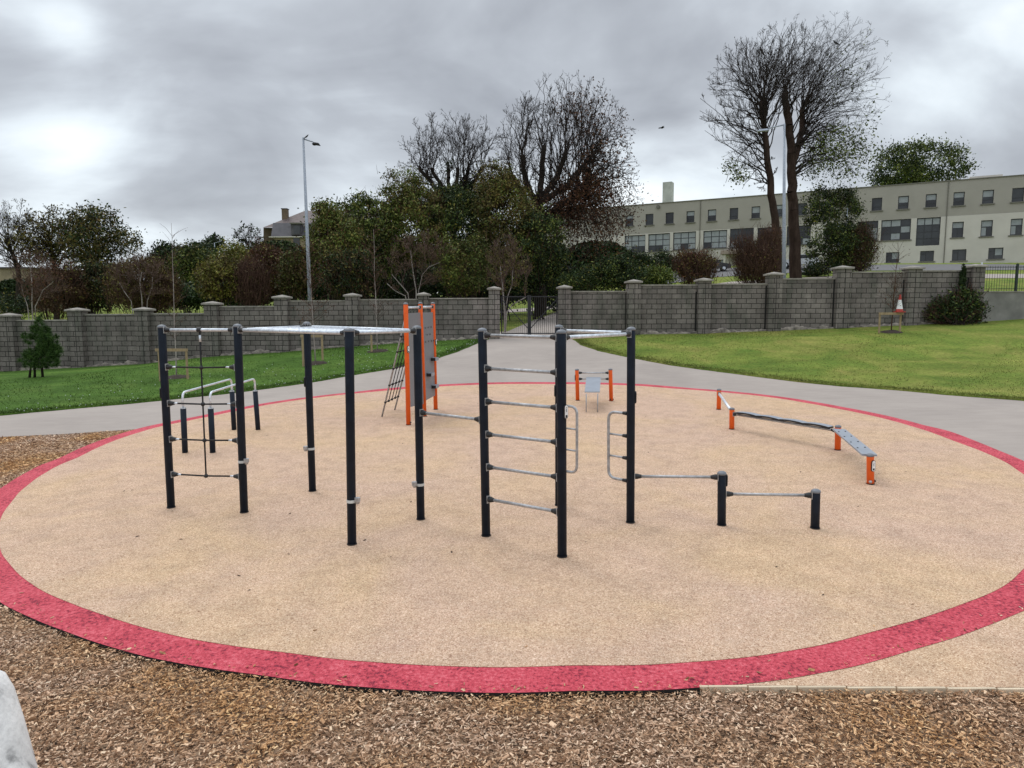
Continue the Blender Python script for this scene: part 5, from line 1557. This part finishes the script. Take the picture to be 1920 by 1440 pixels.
MB().box(Q(612, 444, -.45), (21.4, .5, .18)).obj('gutter', 'creamwall', hs)
for u in (556, 600, 640): MB().box(Q(u, 455, -.02), (1.2, .1, 1.7)).obj('window', 'glass', hs)
# flat-roofed house at the left edge
Y = 84.
fh = thing('flat_roofed_house', (Q(0, 575).x, Y, T(Q(0, 575).x, Y)), 'two-storey flat-roofed beige house behind trees at the left edge', 'house')
hs = fh
prism([Q(-90, 592), Q(52, 592), Q(52, 503), Q(-90, 503)], 12, 'stone', 'wall'); prism([Q(-92, 503, -.3), Q(54, 503, -.3), Q(54, 500.5, -.3), Q(-92, 500.5, -.3)], 13, 'slate', 'roof')
for u in (-24, 16, 38): MB().box(Q(u, 534, -.02), (.65, .1, 1.25)).obj('window', 'glass', fh)
prism([Q(-90, 556, -1.5), Q(56, 556, -1.5), Q(56, 551, -1.5), Q(-90, 551, -1.5)], 1.5, 'brownstone', 'porch_roof')
for u in (-20, -2, 12, 27): MB().box(Q(u, 570, -1.3), (.28, .28, 1.8)).obj('porch_column', 'whitepl', fh)
prism([Q(126, 556, -4), Q(156, 556, -4), Q(156, 550, -4), Q(126, 550, -4)], 5, 'creamwall', 'carport_roof')
for u in (130, 143, 154): MB().box(Q(u, 572, -3.8), (.14, .14, 2.1)).obj('carport_post', 'whitepl', fh)


# ------------------------------------------------------------------ street lamps
def lamp(label, bu, bv, tu, tv, Y, r0, r1, arm=None, head='dark', group='street lamps beyond the wall'):
    x = at_y(bu, bv, Y).x; b = Vector((x, Y, T(x, Y))); tp = at_y(tu, tv, Y); root = thing('street_lamp', b, label, 'street lamp', group)
    MB().tube([b, b.lerp(tp, .5), tp], [r0, (r0 + r1) / 2, r1], 12).obj('pole', 'lamp', root, smooth=True)
    if arm:
        e = at_y(*arm, Y); d = (e - tp); mid = tp + d * .62
        MB().tube([tp - Vector((0, 0, .05)), mid], [r1 * .7, r1 * .5], 8).obj('arm', 'lamp', root, smooth=True)
        hd = (e - mid); L = hd.length; rot = Vector((hd.x, 0, hd.z * .35)).to_track_quat('X', 'Z').to_matrix()
        MB().box(mid.lerp(e, .5) + Vector((0, 0, -.02)), (L * 1.15, .26, .09), rot, .6).obj('lamp_head', head, root)
        MB().ball(mid + Vector((hd.x * .18, 0, -.1)), .09, 8, (1.2, 1, .7)).obj('bracket', head, root)
    return root, tp


l1_, tpL = lamp('tall galvanised street lamp left of centre, a bird perched on its arm', 583, 600, 568.5, 258, 33, .115, .05, (599, 271.5))
lamp('tall galvanised street lamp in front of the twin bare trunks, arm pointing left', 1470, 600, 1470.5, 232, 33.5, .115, .05, (1421, 246), 'lamp')
r_, tp = lamp('slim street lamp with white square head in front of the ivy-green tree', 1586, 500, 1589, 380, 62, .07, .05)
MB().box(tp + Vector((0, 0, .1)), (.42, .3, .3)).obj('lamp_head', 'whitepl', r_)
r_, tp = lamp('thin white post with small head, left of the slim street lamp', 1572, 500, 1572.5, 420, 66, .05, .05); MB().box(tp + Vector((0, 0, .1)), (.35, .3, .25)).obj('lamp_head', 'whitepl', r_)
lamp('far street lamp above the mid green tree on the left', 404, 520, 402, 455, 92, .08, .05, (425, 450))


# ------------------------------------------------------------------ birds
def bird(name, label, c, s, flying=False, ang=0.):
    c = Vector(c); root = thing(name, c, label, 'bird'); rot = Matrix.Rotation(ang, 3, 'Z')
    pts = [(-.5, 0, -.03), (-.3, 0, 0), (-.1, 0, .01), (.15, 0, .03), (.3, 0, .07), (.4, 0, .11), (.47, 0, .10), (.55, 0, .09)]; rs = [.03, .06, .10, .12, .085, .075, .05, .012]
    pts = [rot @ (Matrix.Rotation(0 if flying else -.6, 3, 'Y') @ Vector(p)) * s + c for p in pts]
    MB().tube(pts, [r * s for r in rs], 8).obj('body', 'black', root, smooth=True)
    if flying:
        for sd_ in (-1, 1):
            w = [(.18, 0, .06), (.22, .35 * sd_, .20), (.05, .8 * sd_, .10), (-.05, .75 * sd_, .10), (-.02, .35 * sd_, .18), (-.12, 0, .05)]
            w = [rot @ Vector(p) * s + c for p in w]; k = len(w); w2 = [p - Vector((0, 0, .015 * s)) for p in w]
            MB().add(w + w2, [tuple(range(k)), tuple(range(k, 2 * k))[::-1]] + [(i, k + i, k + (i + 1) % k, (i + 1) % k) for i in range(k)]).obj('wing', 'black', root)
    else:
        for sd_ in (-.03, .03):
            p = c + rot @ Vector((0, sd_, -.08)) * s; MB().tube([p, p - Vector((0, 0, .12 * s))], .012 * s, 5).obj('leg', 'black', root)
    return root


bird('flying_bird', 'small dark bird flying in the sky between the big trees', at_y(1240, 240, 45), .42, True, R(20))
bird('perched_bird', 'small dark bird perched on the arm of the tall left street lamp', tpL + Vector((.14, 0, .03)), .30, False, R(30))
for i, (u, v, lab) in enumerate([(1449, 78, 'dark bird perched near the top of the tall bare trees, left one'), (1568, 81, 'dark bird perched high on the right side of the tallest bare tree'), (1428, 96, 'dark bird perched just left of and below the topmost birds')]):
    bird('perched_bird', lab, at_y(u, v, 56), .7, False, R(60 + 80 * i))


# ------------------------------------------------------------------ cars beyond the wall
def car(label, u, v, Y, mat, ang):
    x = at_y(u, v, Y).x; b = Vector((x, Y, T(x, Y) - .04)); root = thing('parked_car', b, label, 'car', 'cars parked by the long building')
    rot = Matrix.Rotation(ang, 3, 'Z')
    def sec(prof, w, name, mt, par, w2=None):
        n = len(prof); L = [b + rot @ Vector((px_, -w, pz)) for px_, pz in prof]; Rr = [b + rot @ Vector((px_, w, pz)) for px_, pz in prof]
        return MB().add(L + Rr, [tuple(range(n)), tuple(range(n, 2 * n))[::-1]] + [(i, n + i, n + (i + 1) % n, (i + 1) % n) for i in range(n)]).obj(name, mt, par)
    body = sec([(-2.0, .35), (2.0, .3), (2.1, .55), (1.95, .78), (1.0, .95), (.3, 1.42), (-1.2, 1.46), (-1.9, 1.05), (-2.05, .7)], .85, 'body', mat, root)
    sec([(.85, .98), (.28, 1.36), (-1.15, 1.39), (-1.7, 1.02)], .865, 'side_windows', 'glass', body)
    for px_ in (-1.3, 1.3):
        for py in (-.82, .82):
            c = b + rot @ Vector((px_, py, .32)); dd = rot @ Vector((0, .09, 0)); w = MB().tube([c - dd, c + dd], .32, 16).obj('wheel', 'black', root); MB().tube([c - dd * 1.1, c + dd * 1.1], .18, 12).obj('rim', 'alu', w)
    for py in (-.6, .6): MB().box(b + rot @ Vector((2.02, py, .66)), (.14, .3, .14), rot).obj('headlight', 'whitepl', root)
    return root


M['carblack'] = plain('black_car_paint', (.015, .015, .018), .15); M['carwhite'] = plain('white_car_paint', (.55, .56, .58), .2)
car('black parked car between the reddish shrub and the porch', 1334, 510, 79, 'carblack', R(-12))
car('white parked car behind the right tall street lamp', 1497, 510, 76, 'carwhite', R(155))
car('pale parked car glimpsed between two dark round shrubs', 1225, 505, 80, 'carwhite', R(0))

# ------------------------------------------------------------------ sky and sun
SUN_EL, SUN_AZ = R(58), R(-35)
w = bpy.data.worlds.new('World'); SC.world = w; w.use_nodes = True; nt = w.node_tree; nt.nodes.clear()
out = N(nt, 'ShaderNodeOutputWorld'); bg = N(nt, 'ShaderNodeBackground')
sk = N(nt, 'ShaderNodeTexSky', sky_type='NISHITA'); sk.sun_disc = False; sk.sun_elevation = SUN_EL; sk.sun_rotation = SUN_AZ
c = N(nt, 'ShaderNodeTexCoord'); sp = N(nt, 'ShaderNodeSeparateXYZ'); nt.links.new(c.outputs['Generated'], sp.inputs[0])


def mth(op, a, b=None, c_=None, clamp=False):
    n = N(nt, 'ShaderNodeMath', operation=op); n.use_clamp = clamp
    for i, v in enumerate((a, b, c_)):
        if v is None: continue
        if isinstance(v, (int, float)): n.inputs[i].default_value = v
        else: nt.links.new(v, n.inputs[i])
    return n.outputs[0]


zc_ = mth('MAXIMUM', sp.outputs['Z'], 0.0); den = mth('ADD', zc_, .5)
cb = N(nt, 'ShaderNodeCombineXYZ'); nt.links.new(mth('DIVIDE', sp.outputs['X'], den), cb.inputs[0]); nt.links.new(mth('DIVIDE', sp.outputs['Y'], den), cb.inputs[1])
mp = N(nt, 'ShaderNodeMapping'); mp.inputs['Location'].default_value = (3.1, 1.4, 0); mp.inputs['Rotation'].default_value = (0, 0, R(-25)); mp.inputs['Scale'].default_value = (.8, 1.15, 1)
nt.links.new(cb.outputs[0], mp.inputs['Vector'])
n1 = noise_n(nt, mp.outputs[0], 1.5, 7, .5, .4); n2 = noise_n(nt, mp.outputs[0], 3.6, 5, .5, .5)
cl = mth('ADD', mth('MULTIPLY_ADD', n2, .55, mth('MULTIPLY', n1, 1.5)), -.49)


def lobe(u, v, width, amt):
    """a cloud bank or thinner patch in one part of the sky"""
    d = ray(u, v).normalized(); vm = N(nt, 'ShaderNodeVectorMath', operation='DOT_PRODUCT'); nt.links.new(c.outputs['Generated'], vm.inputs[0]); vm.inputs[1].default_value = d
    e = mth('DIVIDE', mth('SUBTRACT', 1.0, vm.outputs['Value']), 1 - math.cos(R(width)))
    return mth('MULTIPLY', mth('EXPONENT', mth('MULTIPLY', e, -1.0)), amt)


for L_ in [(250, 130, 13, -.15), (430, 230, 9, -.12), (700, 60, 9, -.04), (60, 230, 9, -.07), (140, 325, 4, .26), (170, 400, 8, .12), (130, 50, 2.2, .22), (650, 375, 4, .12), (1190, 340, 6, .16), (1800, 210, 6, .12), (60, 380, 7, .10), (1000, 20, 6, .06), (1100, 60, 10, .04), (900, 300, 9, -.03), (1300, 150, 7, -.03), (450, 400, 8, .06)]:
    cl = mth('ADD', cl, lobe(*L_))
col = ramp(nt, cl, [(.20, (.37, .39, .43)), (.40, (.54, .575, .625)), (.51, (.70, .755, .815)), (.62, (.90, .98, 1.04)), (.74, (1.10, 1.16, 1.19))])
# an overcast sky is brighter overhead
zen = mth('MULTIPLY_ADD', mth('POWER', zc_, 1.0), 1.0, 0.0)
g = N(nt, 'ShaderNodeMapRange'); nt.links.new(sp.outputs['Z'], g.inputs[0]); g.inputs[1].default_value = .38; g.inputs[2].default_value = .95; g.inputs[3].default_value = 1.0; g.inputs[4].default_value = 2.1
vm = N(nt, 'ShaderNodeVectorMath', operation='SCALE'); nt.links.new(col, vm.inputs[0]); nt.links.new(g.outputs[0], vm.inputs['Scale'])
vs_ = N(nt, 'ShaderNodeVectorMath', operation='SCALE'); nt.links.new(sk.outputs[0], vs_.inputs[0]); vs_.inputs['Scale'].default_value = .08
fin = mix(nt, .9, vs_.outputs[0], vm.outputs[0])
nt.links.new(fin, bg.inputs['Color']); bg.inputs['Strength'].default_value = 1.0; nt.links.new(bg.outputs[0], out.inputs[0])

sl = bpy.data.lights.new('sun', 'SUN'); sl.energy = .85; sl.angle = R(28); sl.color = (1, .96, .9)
so = bpy.data.objects.new('sun', sl); COL.objects.link(so)
d = Vector((math.sin(SUN_AZ) * math.cos(SUN_EL), math.cos(SUN_AZ) * math.cos(SUN_EL), math.sin(SUN_EL)))
so.rotation_euler = d.to_track_quat('Z', 'Y').to_euler(); so.location = (0, 0, 50)

SC.view_settings.view_transform = 'Standard'; SC.view_settings.look = 'None'; SC.view_settings.exposure = 0.0; SC.view_settings.gamma = 1.0
SC.cycles.max_bounces = 5; SC.cycles.transparent_max_bounces = 4
